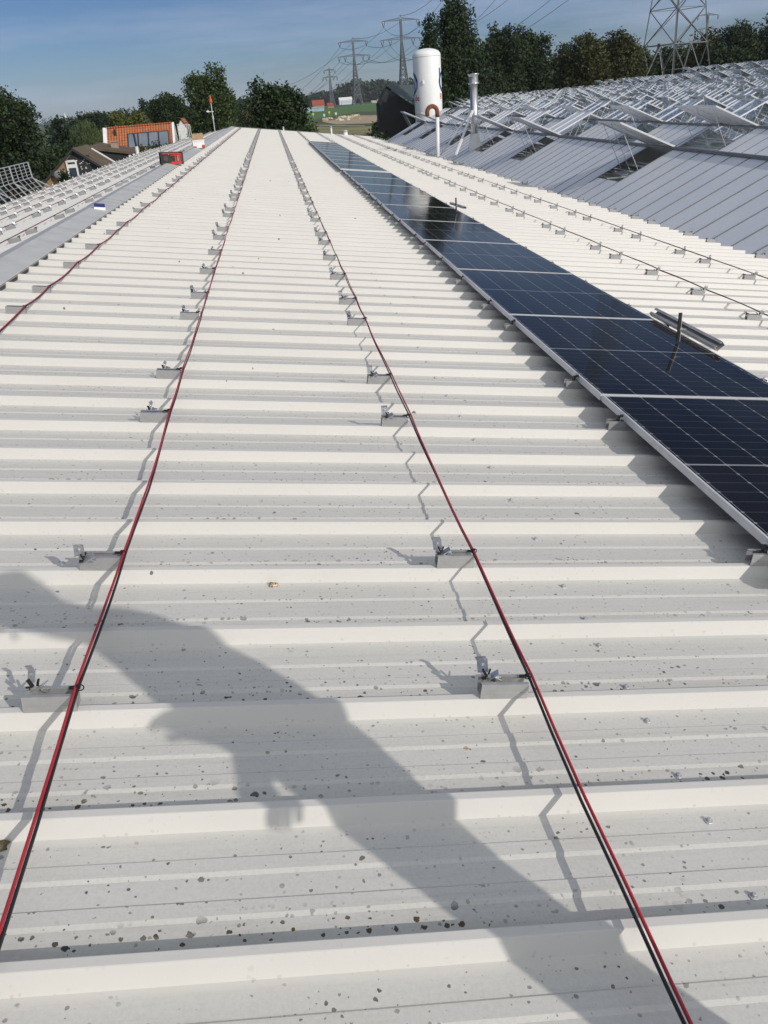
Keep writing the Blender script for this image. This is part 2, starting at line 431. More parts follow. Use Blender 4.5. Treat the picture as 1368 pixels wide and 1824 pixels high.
def end_clamp(sx):   # clamp gripping a panel's long edge; sx = side of the row the panel is on
    m = MB()
    m.box((sx*-.006, RWD/2, RHT+.017), (.004, .028, .036)); m.box((sx*.003, RWD/2, RHT+.0365), (.018, .028, .003))
    m.lathe([(.0045, 0), (.0045, .008)], (0, RWD/2, RHT+.038), 8)
    return m
def end_cap(sx):
    m = MB(); m.box((sx*-.013, RWD/2, RHT+.012), (.009, .022, .024)); m.box((sx*-.004, RWD/2-.016, RHT+.030), (.016, .006, .014)); return m
ME = dict(rail=rail_mb().mesh('rail', M_ALU), loose=clamp_loose().mesh('panel_clamp', M_STEEL), rub=clamp_rubber().mesh('rubber_pad', M_BLK),
          tie=tie_mb(1).mesh('cable_tie', M_BLK), tieL=tie_mb(-1).mesh('cable_tie', M_BLK))
for sx in (-1, 1):
    ME['ec%d' % sx] = end_clamp(sx).mesh('panel_clamp', M_STEEL); ME['cc%d' % sx] = end_cap(sx).mesh('clamp_cap', M_BLK)
def whole(kind):
    m = MB(); m.add(rail_mb(), None, 0)
    if kind in ('loose', 'looseR'):
        m.add(clamp_loose(), None, 1); m.add(clamp_rubber(), None, 2); m.add(tie_mb(1), None, 2)
        q = MB()
    if kind == 'bare': m.add(tie_mb(-1), None, 2)
    if kind in ('ec1', 'ec-1'):
        s_ = int(kind[2:]); m.add(end_clamp(s_), None, 1); m.add(end_cap(s_), None, 2)
    if kind == 'left':
        m.add(clamp_loose(), lambda p: (-p[0], p[1], p[2]), 1); m.add(clamp_rubber(), lambda p: (-p[0], p[1], p[2]), 2); m.add(tie_mb(-1), None, 2)
    return m
WH = {}
ROWS = [  # frame, x of centre, kind, row description
    ('R', -1.623, 'bare', 'row nearest the ridge cap', 'brackets of the row nearest the ridge cap'),
    ('R', -.513, 'loose', 'left row on the cream slope', 'brackets of the left red cable row'),
    ('R', .600, 'loose', 'row along the middle cable', 'brackets of the middle cable row'),
    ('R', 1.715, 'ec1', 'row under the panels\' left edge', 'brackets under the left edge of the panels'),
    ('R', 2.845, 'ec-1', 'row at the panels\' right edge', 'brackets at the right edge of the panels'),
    ('R', 3.925, 'left', 'first cable row right of the panels', 'brackets of the first cable row right of the panels'),
    ('R', 5.010, 'left', 'second cable row right of the panels', 'brackets of the second cable row right of the panels'),
    ('R', 6.090, 'left', 'row along the right eave', 'brackets along the right eave'),
    ('L', -.41, 'bare', 'first row beyond the ridge', 'brackets of the first row beyond the ridge'),
    ('L', -1.22, 'left', 'second row beyond the ridge', 'brackets of the second row beyond the ridge'),
    ('L', -2.06, 'left', 'third row beyond the ridge', 'brackets of the third row beyond the ridge'),
    ('L', -3.0, 'left', 'fourth row beyond the ridge', 'brackets of the fourth row beyond the ridge'),
    ('L', -3.9, 'left', 'fifth row beyond the ridge', 'brackets of the fifth row beyond the ridge'),
    ('L', -4.8, 'left', 'sixth row beyond the ridge', 'brackets of the sixth row beyond the ridge'),
]
PANY0, PANP, GAPY = 2.09, 1.862, 24.45
cand = []
for ri, (fr, xc, kind, desc, grp) in enumerate(ROWS):
    for k in K:
        y = Y0+PITCH*k-.0225
        fn = RW if fr == 'R' else LW
        kd = kind
        if kind.startswith('ec') and y > 39.5: kd = 'loose' if kind == 'ec1' else 'left'
        X, Yp, zz = px(fn((xc, y, 0)))
        if -40 < X < 1400 and 0 < Yp < 1840 and zz > 0:
            if fr == 'L' and xc < -3.5 and y < 15: pass
            cand.append((zz, ri, k, xc, y, kd, fn, fr))
cand.sort(key=lambda c: c[0])
near = cand[:300]; rest = cand[300:]
cnt = {}
rng = random.Random(5)
for zz, ri, k, xc, y, kd, fn, fr in sorted(near, key=lambda c: (c[1], c[4])):
    cnt[ri] = cnt.get(ri, 0)+1
    lab = 'short aluminium bracket, %s in the %s' % (ordinal(cnt[ri]), ROWS[ri][3])
    if cnt[ri] == 1: lab = 'short aluminium bracket, nearest in the %s' % ROWS[ri][3]
    jx, jy, jr = rng.uniform(-.010, .010), 0, rng.uniform(-.03, .03)
    loc = fn((xc+jx, y, 0)); rot = (0, AL if fr == 'R' else -AL2, jr)
    if fr == 'L': rot = Euler((0, -AL2, jr)); 
    if zz < 9.5:
        t = thing('mounting_bracket', lab, 'bracket', loc, rot, ROWS[ri][4])
        link('rail', ME['rail'], t)
        if kd == 'loose':
            o = link('panel_clamp', ME['loose'], t); link('rubber_pad', ME['rub'], o); link('cable_tie', ME['tie'], t)
            a = rng.uniform(-.6, .55); o.rotation_euler = (a*.6, a*.3, a); o.location = (rng.uniform(-.004, .003), -a*.03-.002, 0.002)
        elif kd == 'bare': link('cable_tie', ME['tie'], t)
        elif kd.startswith('ec'):
            o = link('panel_clamp', ME['ec'+kd[2:]], t); link('clamp_cap', ME['cc'+kd[2:]], o)
        elif kd == 'left':
            o = link('panel_clamp', ME['loose'], t); link('rubber_pad', ME['rub'], o); link('cable_tie', ME['tieL'], t)
            o.rotation_euler = (0, 0, PI); o.location = (0, RWD, 0)
    else:
        if kd not in WH: WH[kd] = whole(kd).mesh('mounting_bracket', [M_ALU, M_STEEL, M_BLK])
        o = link('mounting_bracket', WH[kd], None, loc, rot)
        tag(o, lab, 'bracket', ROWS[ri][4])
if rest:
    big = MB()
    prot = {}
    for zz, ri, k, xc, y, kd, fn, fr in rest:
        if kd not in prot: prot[kd] = whole(kd)
        Mx = M if fr == 'R' else M2; o_ = fn((xc, y, 0))
        A = np.array(prot[kd].v) @ Mx.T + o_
        kk = len(big.v); big.v += [tuple(p) for p in A]; big.f += [tuple(i+kk for i in f) for f in prot[kd].f]; big.m += prot[kd].m
    o = big.build('mounting_bracket', [M_ALU, M_STEEL, M_BLK])
    tag(o, 'distant aluminium brackets in rows at the far end of the roof', 'brackets', 'far mounting brackets', 'stuff')

# ---------------------------------------------------------------- cables
def cable_pair(name, fr, xfun, yst, yend, lab1, lab2, sag, lat, zb=.047):
    fn = RW if fr == 'R' else LW
    ties = [Y0+PITCH*k+.012 for k in K]
    ties = [YS+.15]+([Y0+PITCH*k+.012 for k in (-9, -5, -3)] if yst < 2 else [-1.2, .3, 2.2, 4.1])+ties; ties = [t for t in ties if t < yend]
    for c, (mat, off, lab) in enumerate(((M_RED, 0, lab1), (M_BLKC, 1, lab2))):
        pts = []; rg = random.Random(hash(lab) % 99 if 0 else len(lab)+c)
        ph = rg.uniform(0, 6)
        for a, b in zip(ties[:-1], ties[1:]):
            n = 8 if a < 9 else (5 if a < 22 else 3)
            for i in range(n):
                t = i/n; y = a+(b-a)*t; s_ = 4*t*(1-t); L = (b-a)
                tw = -2.3 if fr == 'L' else ((PI-.85+.45*math.sin(y*.45)) if xfun(2) < 0 else (.25+.4*math.sin(y*.5) if xfun(2) < 2 else -.9))
                ox = (.0034*math.cos(tw))*(1 if c == 0 else -1); oz = (.0032*math.sin(tw))*(1 if c == 0 else -1)
                x = xfun(y)+lat*s_*L+ox+.0022*math.sin(y*2.1+ph)+.0014*math.sin(y*7.3+ph*2)
                z = zb-sag*s_*L+oz
                pts.append(fn((x, y, z)))
        r = [.0038]*len(pts)
        m = MB(); m.tube(pts, r, 8); o = m.build(name, mat, None, True)
        tag(o, lab, 'cable')
def lin(pts):
    ys_ = [p[0] for p in pts]; xs_ = [p[1] for p in pts]
    return lambda y: float(np.interp(y, ys_, xs_))
cable_pair('solar_cable', 'R', lin([(0, -.435), (1.6, -.447), (2.8, -.434), (5, -.44), (9, -.445), (55, -.45)]), 1.0, YE-.8,
           'red cable tied along the left bracket row on the cream slope', 'black cable running beside the red one at the left bracket row', .010, 0)
cable_pair('solar_cable', 'R', lin([(0, .682), (1.0, .675), (1.3, .666), (1.66, .672), (3, .669), (6, .661), (55, .66)]), .75, YE-.8,
           'red cable tied along the middle bracket row left of the panels', 'black cable running beside the red one at the middle bracket row', .010, 0)
cable_pair('solar_cable', 'R', lin([(0, -1.55), (7, -1.565), (55, -1.57)]), 5.0, YE-.8,
           'red cable along the bracket row just right of the ridge cap', 'black cable beside the red one just right of the ridge cap', .012, .004)
cable_pair('solar_cable', 'R', lin([(0, 4.01), (55, 4.0)]), 5.0, YE-.8,
           'red cable drooping between brackets of the first row right of the panels', 'black cable drooping along the first row right of the panels', .020, .085, .05)
cable_pair('solar_cable', 'R', lin([(0, 5.09), (55, 5.08)]), 7.0, YE-.8,
           'red cable drooping between brackets of the second row right of the panels', 'black cable drooping along the second row right of the panels', .020, .085, .05)
for xr, wd in ((-.47, 'first'), (-1.29, 'second'), (-2.13, 'third'), (-3.07, 'fourth'), (-3.97, 'fifth')):
    cable_pair('solar_cable', 'L', lin([(0, xr), (55, xr)]), 8.0, YE-.8,
               'red cable along the %s bracket row beyond the ridge' % wd, 'black cable along the %s bracket row beyond the ridge' % wd, .012, -.06, .05)

# ---------------------------------------------------------------- solar panels
PT, PB = .0785, .0455           # top and bottom of the frames above the rib tops
PW, PL = 1.122, 1.848
def cell_material():
    n = NT('solar_cells'); v = n.coord(); sp = n.n('ShaderNodeSeparateXYZ'); n.l(v, sp.inputs[0])
    x, y = sp.outputs[0], sp.outputs[1]           # x across 0..PW, y along 0..PL
    cw = (PW-.05)/6
    hh = (PL/2-.026)/10
    fx = n.math('FRACT', n.math('DIVIDE', n.math('SUBTRACT', x, .025), cw))
    dx = n.math('MULTIPLY', n.math('MINIMUM', fx, n.math('SUBTRACT', 1.0, fx)), cw)
    ya = n.math('ABSOLUTE', n.math('SUBTRACT', y, PL/2))
    yb = n.math('SUBTRACT', ya, .007)
    fy = n.math('FRACT', n.math('DIVIDE', yb, hh))
    dy = n.math('MULTIPLY', n.math('MINIMUM', fy, n.math('SUBTRACT', 1.0, fy)), hh)
    l1 = n.math('LESS_THAN', dx, .0014); l2 = n.math('LESS_THAN', dy, .0009)
    mid = n.math('LESS_THAN', ya, .0065)
    dia = n.math('LESS_THAN', n.math('ADD', dx, dy), .0085)
    fb = n.math('FRACT', n.math('MULTIPLY', fx, 10.0)); bus = n.math('LESS_THAN', n.math('MINIMUM', fb, n.math('SUBTRACT', 1.0, fb)), .02)
    edge = n.math('LESS_THAN', n.math('MINIMUM', n.math('SUBTRACT', PL/2, ya), n.math('MINIMUM', x, n.math('SUBTRACT', PW, x))), .018)
    wh = n.math('MAXIMUM', n.math('MAXIMUM', l1, mid), dia)
    cell = n.mix(n.noise(v, 2.0, 2), (.0065, .006, .0065), (.009, .0085, .009))
    c = n.mix(n.math('MULTIPLY', bus, .05), cell, (.25, .27, .30))
    c = n.mix(n.math('MULTIPLY', l2, .26), c, (.42, .45, .5))
    c = n.mix(n.math('MULTIPLY', wh, .5), c, (.50, .51, .53))
    dust = n.ramp(n.noise(v, 3.5, 5, .6), [(.3, .0), (.8, .012)])
    c = n.mix(dust, c, (.45, .43, .4))
    n.set(c, n.ramp(n.noise(v, 5, 3), [(.3, .05), (.7, .10)]), 0, .5)
    n.b.inputs['IOR'].default_value = 1.155
    return n.m
M_CELL = cell_material()
gl = MB(); gl.box((PW/2, PL/2, PT-.004), (PW-.016, PL-.016, .003))
GLM = gl.mesh('glass_face', M_CELL)
fr_ = MB(); t = .010; zc, hz = (PT+PB)/2, PT-PB
fr_.box((t/2, PL/2, zc), (t, PL, hz)); fr_.box((PW-t/2, PL/2, zc), (t, PL, hz))
fr_.box((PW/2, t/2, zc), (PW-2*t, t, hz)); fr_.box((PW/2, PL-t/2, zc), (PW-2*t, t, hz))
fr_.box((.020, PL/2, PB+.001), (.022, PL-2*t, .002)); fr_.box((PW-.020, PL/2, PB+.001), (.022, PL-2*t, .002))
FRM = fr_.mesh('frame', M_ALU2)
bk = MB(); bk.box((PW/2, PL/2, PT-.0075), (PW-.024, PL-.024, .002)); BKM = bk.mesh('backsheet', simple('white_backsheet', (.6, .6, .6), .6))
y = PANY0; i = 0; nfar = 0
while y+PANP < 39.6:
    i += 1
    xo, zo, ro = 1.722+.003*math.sin(i*1.9), 0, .0
    if y > 20.6 and nfar == 0: nfar = 1; y += .28
    if nfar: xo -= .035; zo = .012; ro = .0
    t = thing('solar_panel', 'dark solar panel with silver frame, %s of the single row' % (ordinal(i) if i > 1 else 'nearest'), 'solar panel', RW((xo, y, zo)), (0, AL, ro), 'solar panels laid in one row on the cream roof')
    link('frame', FRM, t); link('glass_face', GLM, t); link('backsheet', BKM, t)
    y += PANP
NPAN = i

# loose rails and upright tools at the panels' right edge
def channel(m, p, q, wd=.075, hh=.045, t=.003):
    p = np.asarray(p, float); q = np.asarray(q, float); d = (q-p)/np.linalg.norm(q-p); a = np.cross(d, (0, 0, 1)); a /= np.linalg.norm(a); b = np.cross(a, d)
    m.beam(p, q, wd, t); m.beam(p+a*wd/2+b*hh/2, q+a*wd/2+b*hh/2, t, hh); m.beam(p-a*wd/2+b*hh/2, q-a*wd/2+b*hh/2, t, hh)
    m.beam(p+a*(wd/2-.009)+b*hh, q+a*(wd/2-.009)+b*hh, .018, t); m.beam(p-a*(wd/2-.009)+b*hh, q-a*(wd/2-.009)+b*hh, .018, t)
m = MB(); channel(m, (0, -.5, 0), (0, .5, 0), .06, .032)
M_DULL = simple('dull_channel', (.50, .475, .44), .6, 0, .25, 6)
o = m.build('loose_rail', M_DULL); o.location = tuple(RW((2.89, 5.42, .099))); o.rotation_euler = (.0, AL-.75, .01)
tag(o, 'metre-long offcut of aluminium channel lying on the panels\' right edge', 'rail')
m = MB(); channel(m, (0, -.35, 0), (0, .35, 0), .05, .03); m.beam((.045, -.3, .01), (.05, .3, .012), .03, .02)
o = m.build('loose_rail', M_DULL); o.location = tuple(RW((2.93, 13.4, .09))); o.rotation_euler = (0, AL, .1)
tag(o, 'small stack of channel offcuts by the panels, beyond the long offcut', 'rail')
def tool(y, x, hgt, lab, arm=.05):
    t_ = thing('setting_gauge', lab, 'tool', RW((x, y, PT+.006)))
    m = MB(); m.box((0, 0, hgt/2), (.017, .011, hgt)); m.build('blade', M_BLK, t_)
    m = MB(); m.box((.011, .001, hgt/2), (.004, .018, hgt)); m.box((arm/2, 0, hgt*.42), (arm, .018, .003)); m.box((.014, 0, hgt*.45), (.018, .02, .010)); m.build('holder', M_ALU, t_)
tool(5.13, 2.70, .19, 'thin dark upright gauge standing on the panel beside the channel offcut')
tool(12.6, 2.74, .20, 'thin upright gauge standing on a panel farther along the row', .02)

# stone and debris on the roof
def blob(name, loc, s, mat, lab, cat, seed=1, rot=(0, 0, 0)):
    rg = random.Random(seed); m = MB(); n, k = 12, 7
    prof = []
    for i in range(k):
        a = PI*(i+.02)/(k-1+.04); prof.append((math.sin(a)+.001, math.cos(a)))
    m.lathe(prof[::-1], n=n); vv = []
    for p in m.v:
        q = Vector(p); f = 1+.25*math.sin(q.x*5+seed)+.18*math.sin(q.y*7+2*seed)+rg.uniform(-.12, .12)
        vv.append((q.x*s[0]*f, q.y*s[1]*f, max(-.2, q.z)*s[2]*f))
    m.v = vv; o = m.build(name, mat, None, True); o.location = tuple(loc); o.rotation_euler = rot
    return tag(o, lab, cat)
n = NT('mottled_brown'); v = n.coord()
M_STONE = n.set(n.mix(n.ramp(n.noise(v, 150, 4), [(.42, 0), (.55, 1)]), (.05, .03, .02), (.55, .42, .28)), .35)
blob('snail_shell', RW((.018, 2.256, -.041)), (.0155, .010, .011), M_STONE, 'small brown mottled snail shell lying in the roof pan', 'shell', 3)
M_MOSS = simple('moss', (.13, .11, .06), .95, 0, .4, 80, .5)
blob('moss_clump', RW((-.535, 1.262, -.041)), (.026, .014, .008), M_MOSS, 'brown moss clump behind a rib at the lower left', 'moss', 5)

# ---------------------------------------------------------------- things on the ridge cap
M_REDP = simple('red_plastic', (.55, .03, .02), .4); M_BLUE = simple('blue_plastic', (.02, .03, .16), .35); M_CARD = simple('cardboard', (.42, .28, .17), .85, 0, .15, 14)
t = thing('parts_box', 'small blue and white cardboard box on the ridge cap', 'box', RW((-2.09, 11.27, .012)), (0, AL+.03, .25))
m = MB(); m.box((0, 0, .016), (.135, .09, .032)); m.build('base', M_WHITEP, t)
m = MB(); m.box((0, 0, .051), (.125, .08, .038)); m.box((0, -.041, .05), (.05, .002, .014)); m.build('lid', M_BLUE, t)
# site radio
rl = RW((-2.10, 20.1, .012)); t = thing('site_radio', 'red and black jobsite radio with antenna on the ridge cap', 'radio', rl, (0, AL*.4, .28))
t.scale = (.95, .95, .95)
m = MB(); m.box((-.15, 0, .125), (.15, .20, .19)); m.box((.02, 0, .12), (.2, .17, .16)); m.build('body', M_BLK, t)
m = MB()
for x in (-.245, .235):
    m.box((x, -.105, .13), (.03, .03, .25)); m.box((x, .105, .13), (.03, .03, .25)); m.box((x, 0, .25), (.03, .2, .03)); m.box((x, 0, .015), (.03, .2, .03))
m.box((-.005, .105, .25), (.45, .03, .03)); m.box((-.005, .105, .015), (.45, .03, .03))
m.build('roll_cage', M_BLK, t)
m = MB(); m.box((.09, 0, .215), (.25, .19, .05)); m.box((.09, -.006, .035), (.25, .19, .05)); m.box((.075, -.085, .125), (.035, .03, .14)); m.box((.17, -.085, .125), (.05, .03, .14)); m.box((-.04, -.10, .235), (.36, .03, .025)); m.box((-.04, -.10, .02), (.36, .03, .025))
m.build('red_shell', M_REDP, t)
m = MB()
for zz_ in (.19,): m.lathe([(.055, 0), (.06, .01), (.05, .016)], (-.15, -.1, .125), 20, 0, np.array(Matrix.Rotation(PI/2, 3, 'X')))
m.build('speaker', simple('speaker_mesh', (.05, .05, .05), .6), t)
m = MB(); m.tube([(-.2, .06, .22), (-.235, .07, .42)], .006, 6); m.build('antenna', M_BLK, t)
# bucket with carton on top
bl = RW((-2.07, 27.6, .012)); t = thing('tool_crate', 'white crate topped by a brown carton on the ridge cap', 'crate', bl, (0, 0, .15))
m = MB(); m.box((0, 0, .13), (.34, .28, .22)); m.box((0, 0, .225), (.37, .31, .03)); m.build('crate', M_WHITEP, t)
m = MB(); m.box((-.12, -.145, .04), (.09, .02, .07)); m.box((.13, -.145, .05), (.08, .02, .09)); m.build('red_corner', M_REDP, t)
tc_ = thing('carton', 'brown cardboard carton standing on the white crate', 'carton', bl+np.array([0, 0, .241]), (0, 0, .1))
m = MB(); m.box((0, 0, .085), (.33, .27, .17)); m.build('carton_body', M_CARD, tc_)
m = MB(); m.box((0, 0, .1725), (.33, .05, .003)); m.build('tape', simple('parcel_tape', (.5, .4, .28), .4), tc_)
t['label'] = 'white crate with red corners under the carton on the ridge cap'
# vent pipes at the far end of the roof
for (x, y, h_, r_, lab) in ((3.7, 53.5, .40, .05, 'slim white vent pipe at the far end of the roof'), (4.6, 54.5, .22, .14, 'stout pale vent cowl at the far end of the roof'), (.9, 54.6, .18, .04, 'low T-topped vent at the far edge of the roof')):
    t = thing('roof_vent_pipe', lab, 'vent', RW((x, y, -.04)))
    m = MB(); m.lathe([(r_*1.5, 0), (r_*1.05, .05), (r_, .08), (r_, h_)], n=14); m.build('pipe', M_WHITEP, t, True)
    m = MB(); m.lathe([(r_*1.3, h_), (r_*1.4, h_+.05), (r_*.5, h_+.09)], n=14); m.build('cap', M_GALV, t, True)

# ---------------------------------------------------------------- edge guard at the left eave
def guard():
    t = thing('edge_guard', 'galvanised safety barrier of mesh panels leaning out at the left eave', 'guard rail', (0, 0, 0))
    e = LW((XL, 0, 0)); x0, z0 = e[0]-.05, e[2]-.05
    ya, yb = 19.5, 30.4
    def P(s_, y): # s_=0 bottom, 1 kink, 2 top
        if s_ <= 1: return np.array([x0-.30*s_, y, z0+.42*s_])
        return np.array([x0-.30-.03*(s_-1), y, z0+.42+.46*(s_-1)])
    for j in range(5):
        y1 = yb-j*2.18
        m = MB()
        for s_ in (0, 1): m.beam(P(s_, y1), P(s_+1, y1), .05, .03)
        m.beam(P(.0, y1)+np.array([.35, 0, .0]), P(.9, y1), .035, .03); m.box(P(0, y1)+np.array([.25, 0, .0]), (.5, .12, .03)); m.beam(P(0, y1)+np.array([.35, 0, -.0]), P(0, y1)-np.array([.05, 0, .0]), .05, .04)
        m.build('post', M_GALV, t)
        if j == 4: break
        y0_ = y1-2.18
        m = MB()
        for s_ in (0.03, .33, .66, 1.0, 1.2, 1.4, 1.6, 1.8, 2.0):
            r = .016 if s_ in (1.0, 2.0, .03) else .007
            m.tube([P(s_, y0_+.04), P(s_, y1-.04)], r, 5)
        for q in range(5):
            yy = y0_+.04+(y1-y0_-.08)*q/4
            rr = .013
            m.tube([P(0, yy), P(1, yy), P(2, yy)], rr, 5)
        m.build('mesh_panel', M_GALV, t)
guard()

# ---------------------------------------------------------------- greenhouse
GZ = CAM_Z-1.46; GX0 = 8.4; BAY = 4.2; TS = .47
VZ = GZ-TS*BAY/2
M_SCREEN = NT('whitewashed_glass')
v = M_SCREEN.coord()
M_SCREEN = M_SCREEN.set(M_SCREEN.mix(M_SCREEN.ramp(M_SCREEN.noise(v, .6, 5), [(.3, 0), (.7, 1)]), (.70, .72, .75), (.77, .78, .80)), .5, 0, .6)
M_GLASS = bpy.data.materials.new('greenhouse_glass'); M_GLASS.use_nodes = True
g = M_GLASS.node_tree; g.nodes.clear()
go = g.nodes.new('ShaderNodeOutputMaterial'); gtp = g.nodes.new('ShaderNodeBsdfTransparent'); ggl = g.nodes.new('ShaderNodeBsdfGlossy'); gdf = g.nodes.new('ShaderNodeBsdfDiffuse')
gtp.inputs[0].default_value = (.80, .86, .88, 1); ggl.inputs['Roughness'].default_value = .04; ggl.inputs[0].default_value = (.9, .93, .95, 1); gdf.inputs[0].default_value = (.56, .62, .66, 1)
m1 = g.nodes.new('ShaderNodeMixShader'); m2 = g.nodes.new('ShaderNodeMixShader'); fr2 = g.nodes.new('ShaderNodeFresnel'); fr2.inputs[0].default_value = 1.65
m1.inputs[0].default_value = .36
g.links.new(gtp.outputs[0], m1.inputs[1]); g.links.new(gdf.outputs[0], m1.inputs[2])
g.links.new(fr2.outputs[0], m2.inputs[0]); g.links.new(m1.outputs[0], m2.inputs[1]); g.links.new(ggl.outputs[0], m2.inputs[2]); g.links.new(m2.outputs[0], go.inputs[0])
M_BAR = simple('white_glazing_bar', (.62, .63, .64), .4, .1, .05, 2)
M_DKBAR = simple('grey_ridge_bar', (.16, .17, .18), .5, .3)
M_CROP = simple('greenhouse_crop', (.17, .17, .155), .9, 0, .5, 2)
gh = thing('greenhouse', 'huge multi-span greenhouse with whitewashed near bays and open roof vents', 'greenhouse')
NB = 17
def bay_end(i):
    X = GX0+BAY*i
    if i == 0: return 52
    return min(128, 52+(X-GX0)*3.7)
def bay_start(i): return -4 if i < 2 else max(0, (GX0+BAY*i)*1.25-6)
def bay_z(i): return 0 if i < 9 else (.55 if i < 12 else 1.25)
def P_(i, side, u, y):   # u: 0 ridge .. 1 valley ; side -1 near slope
    return np.array([GX0+BAY*i+side*u*BAY/2, y, GZ+bay_z(i)-TS*u*BAY/2])
holes = {}
rg = random.Random(11)
for i in range(NB):
    for side in (-1, 1):
        L = []
        y = 1.3*(side > 0)+3.15*math.ceil(bay_start(i)/3.15) if i < 8 else 1.7*(side > 0)+4.2*math.ceil(bay_start(i)/4.2)
        if i == 0 and side == -1:
            L = [18.18, 25.8, 30.9, 36.3, 43.4, 49.0]; L = [(a, 1.32, .56) for a in L]
        elif i == 0:
            L = [(26.3+4.4*j, 1.32, .5) for j in range(6)]
        elif i == 1:
            L = [(22.4, 2.4, .56)]+[(28.2+5.4*j+rg.uniform(-.5, .5), 1.6, .5) for j in range(5)] if side == -1 else [(24+4*j, 1.6, .5) for j in range(9)]
        else:
            st = 3.15 if i < 8 else 4.2
            while y < bay_end(i)-2:
                if rg.random() < .88: L.append((y, 1.3 if i < 8 else 1.9, .5))
                y += st
        holes[(i, side)] = [h_ for h_ in L if h_[0]+h_[1] < bay_end(i)]
def slope_sheets(i, side, mat, pitch_, name):
    ys_, ye_ = bay_start(i), bay_end(i); m = MB()
    cuts = [ys_]
    for a, wd, u in sorted(holes[(i, side)]):
        if a <= cuts[-1]: continue
        m.quad([P_(i, side, 0, cuts[-1]), P_(i, side, 0, a), P_(i, side, 1, a), P_(i, side, 1, cuts[-1])])
        m.quad([P_(i, side, u, a), P_(i, side, u, a+wd), P_(i, side, 1, a+wd), P_(i, side, 1, a)])
        cuts.append(a+wd)
    m.quad([P_(i, side, 0, cuts[-1]), P_(i, side, 0, ye_), P_(i, side, 1, ye_), P_(i, side, 1, cuts[-1])])
    return m
def in_hole(i, side, y):
    for a, wd, u in holes[(i, side)]:
        if a+.05 < y < a+wd-.05: return u
    return None
bars = {}
for i in range(NB):
    ys_, ye_ = bay_start(i), bay_end(i)
    opaque = i < 2
    for side in (-1, 1):
        sh_ = slope_sheets(i, side, None, .63, None)
        m = MB(); y = ys_ if not (i == 0 and side == -1) else 18.18-.63*40
        stp = .63 if opaque else (1.05 if i < 6 else 1.575)
        up = np.array([0, 0, 1.0])
        while y < ye_:
            if y >= ys_:
                u = in_hole(i, side, y); a = 0 if u is None else u
                wz = .012 if opaque else .045
                m.beam(P_(i, side, a, y)+up*.008, P_(i, side, 1, y)+up*.008, wz if opaque else .022, .010 if opaque else .03)
            y += stp
        sh_.add(m, None, 1); sh_.build('roof_glazing', [M_SCREEN if (opaque and not (i == 1 and side == 1)) else M_GLASS, M_DKBAR if opaque else M_BAR], gh)
    m = MB()
    m.beam(P_(i, -1, 0, ys_)+(0, 0, .03), P_(i, -1, 0, ye_)+(0, 0, .03), .07, .05); m.build('ridge_bar', M_DKBAR if opaque else M_GALV, gh)
    m = MB(); m.beam(P_(i, 1, 1, ys_)+(0, 0, -.03), P_(i, 1, 1, ye_)+(0, 0, -.03), .16, .07); m.build('valley_gutter', M_GALV, gh)
    # far gable
    m = MB(); a, b, c = P_(i, -1, 1, ye_), P_(i, -1, 0, ye_), P_(i, 1, 1, ye_)
    m.quad([a, b, c]); m.quad([(a[0], ye_, 0), (c[0], ye_, 0), c, a]); m.build('gable', M_SCREEN if opaque else M_GLASS, gh)
m = MB(); a = P_(0, -1, 1, 0); m.quad([(a[0], -4, 0), (a[0], 52, 0), (a[0], 52, a[2]), (a[0], -4, a[2])]); m.build('side_wall', M_SCREEN, gh)
m = MB(); m.beam((a[0]-.02, -4, a[2]-.02), (a[0]-.02, 52, a[2]-.02), .18, .1); m.build('valley_gutter', M_GALV, gh)
m = MB()
for i in range(NB):
    x = GX0+BAY*i
    m.quad([(x-2.1, bay_start(i), 2.6), (x+2.1, bay_start(i), 2.6), (x+2.1, bay_end(i)-.3, 2.6), (x-2.1, bay_end(i)-.3, 2.6)])
o = m.build('crop', M_CROP, gh); o['kind'] = 'stuff'
# interior trusses, seen through the openings
m = MB()
for i in range(0, 4):
    if i < 2:
        for q in range(10):
            x_ = GX0+BAY*i-1.75+q*.17; z_ = GZ-TS*(GX0+BAY*i-x_)-.16-.05*(q % 2)
            m.beam((x_, bay_start(i)+.3, z_), (x_, bay_end(i)-.3, z_), .05, .03)
    y = bay_start(i)+.6
    while y < bay_end(i):
        zv = VZ+bay_z(i)-.35; x = GX0+BAY*i
        m.beam((x-2.1, y, zv), (x+2.1, y, zv), .04, .04)
        if i < 8:
            m.beam((x-2.1, y, zv-.5), (x+2.1, y, zv-.5), .04, .04)
            for q in range(6): m.beam((x-2.1+q*.7, y, zv-(.5 if q % 2 else 0)), (x-1.4+q*.7, y, zv-(0 if q % 2 else .5)), .025, .025)
        y += 3.15
    
m.build('truss', M_BAR, gh)
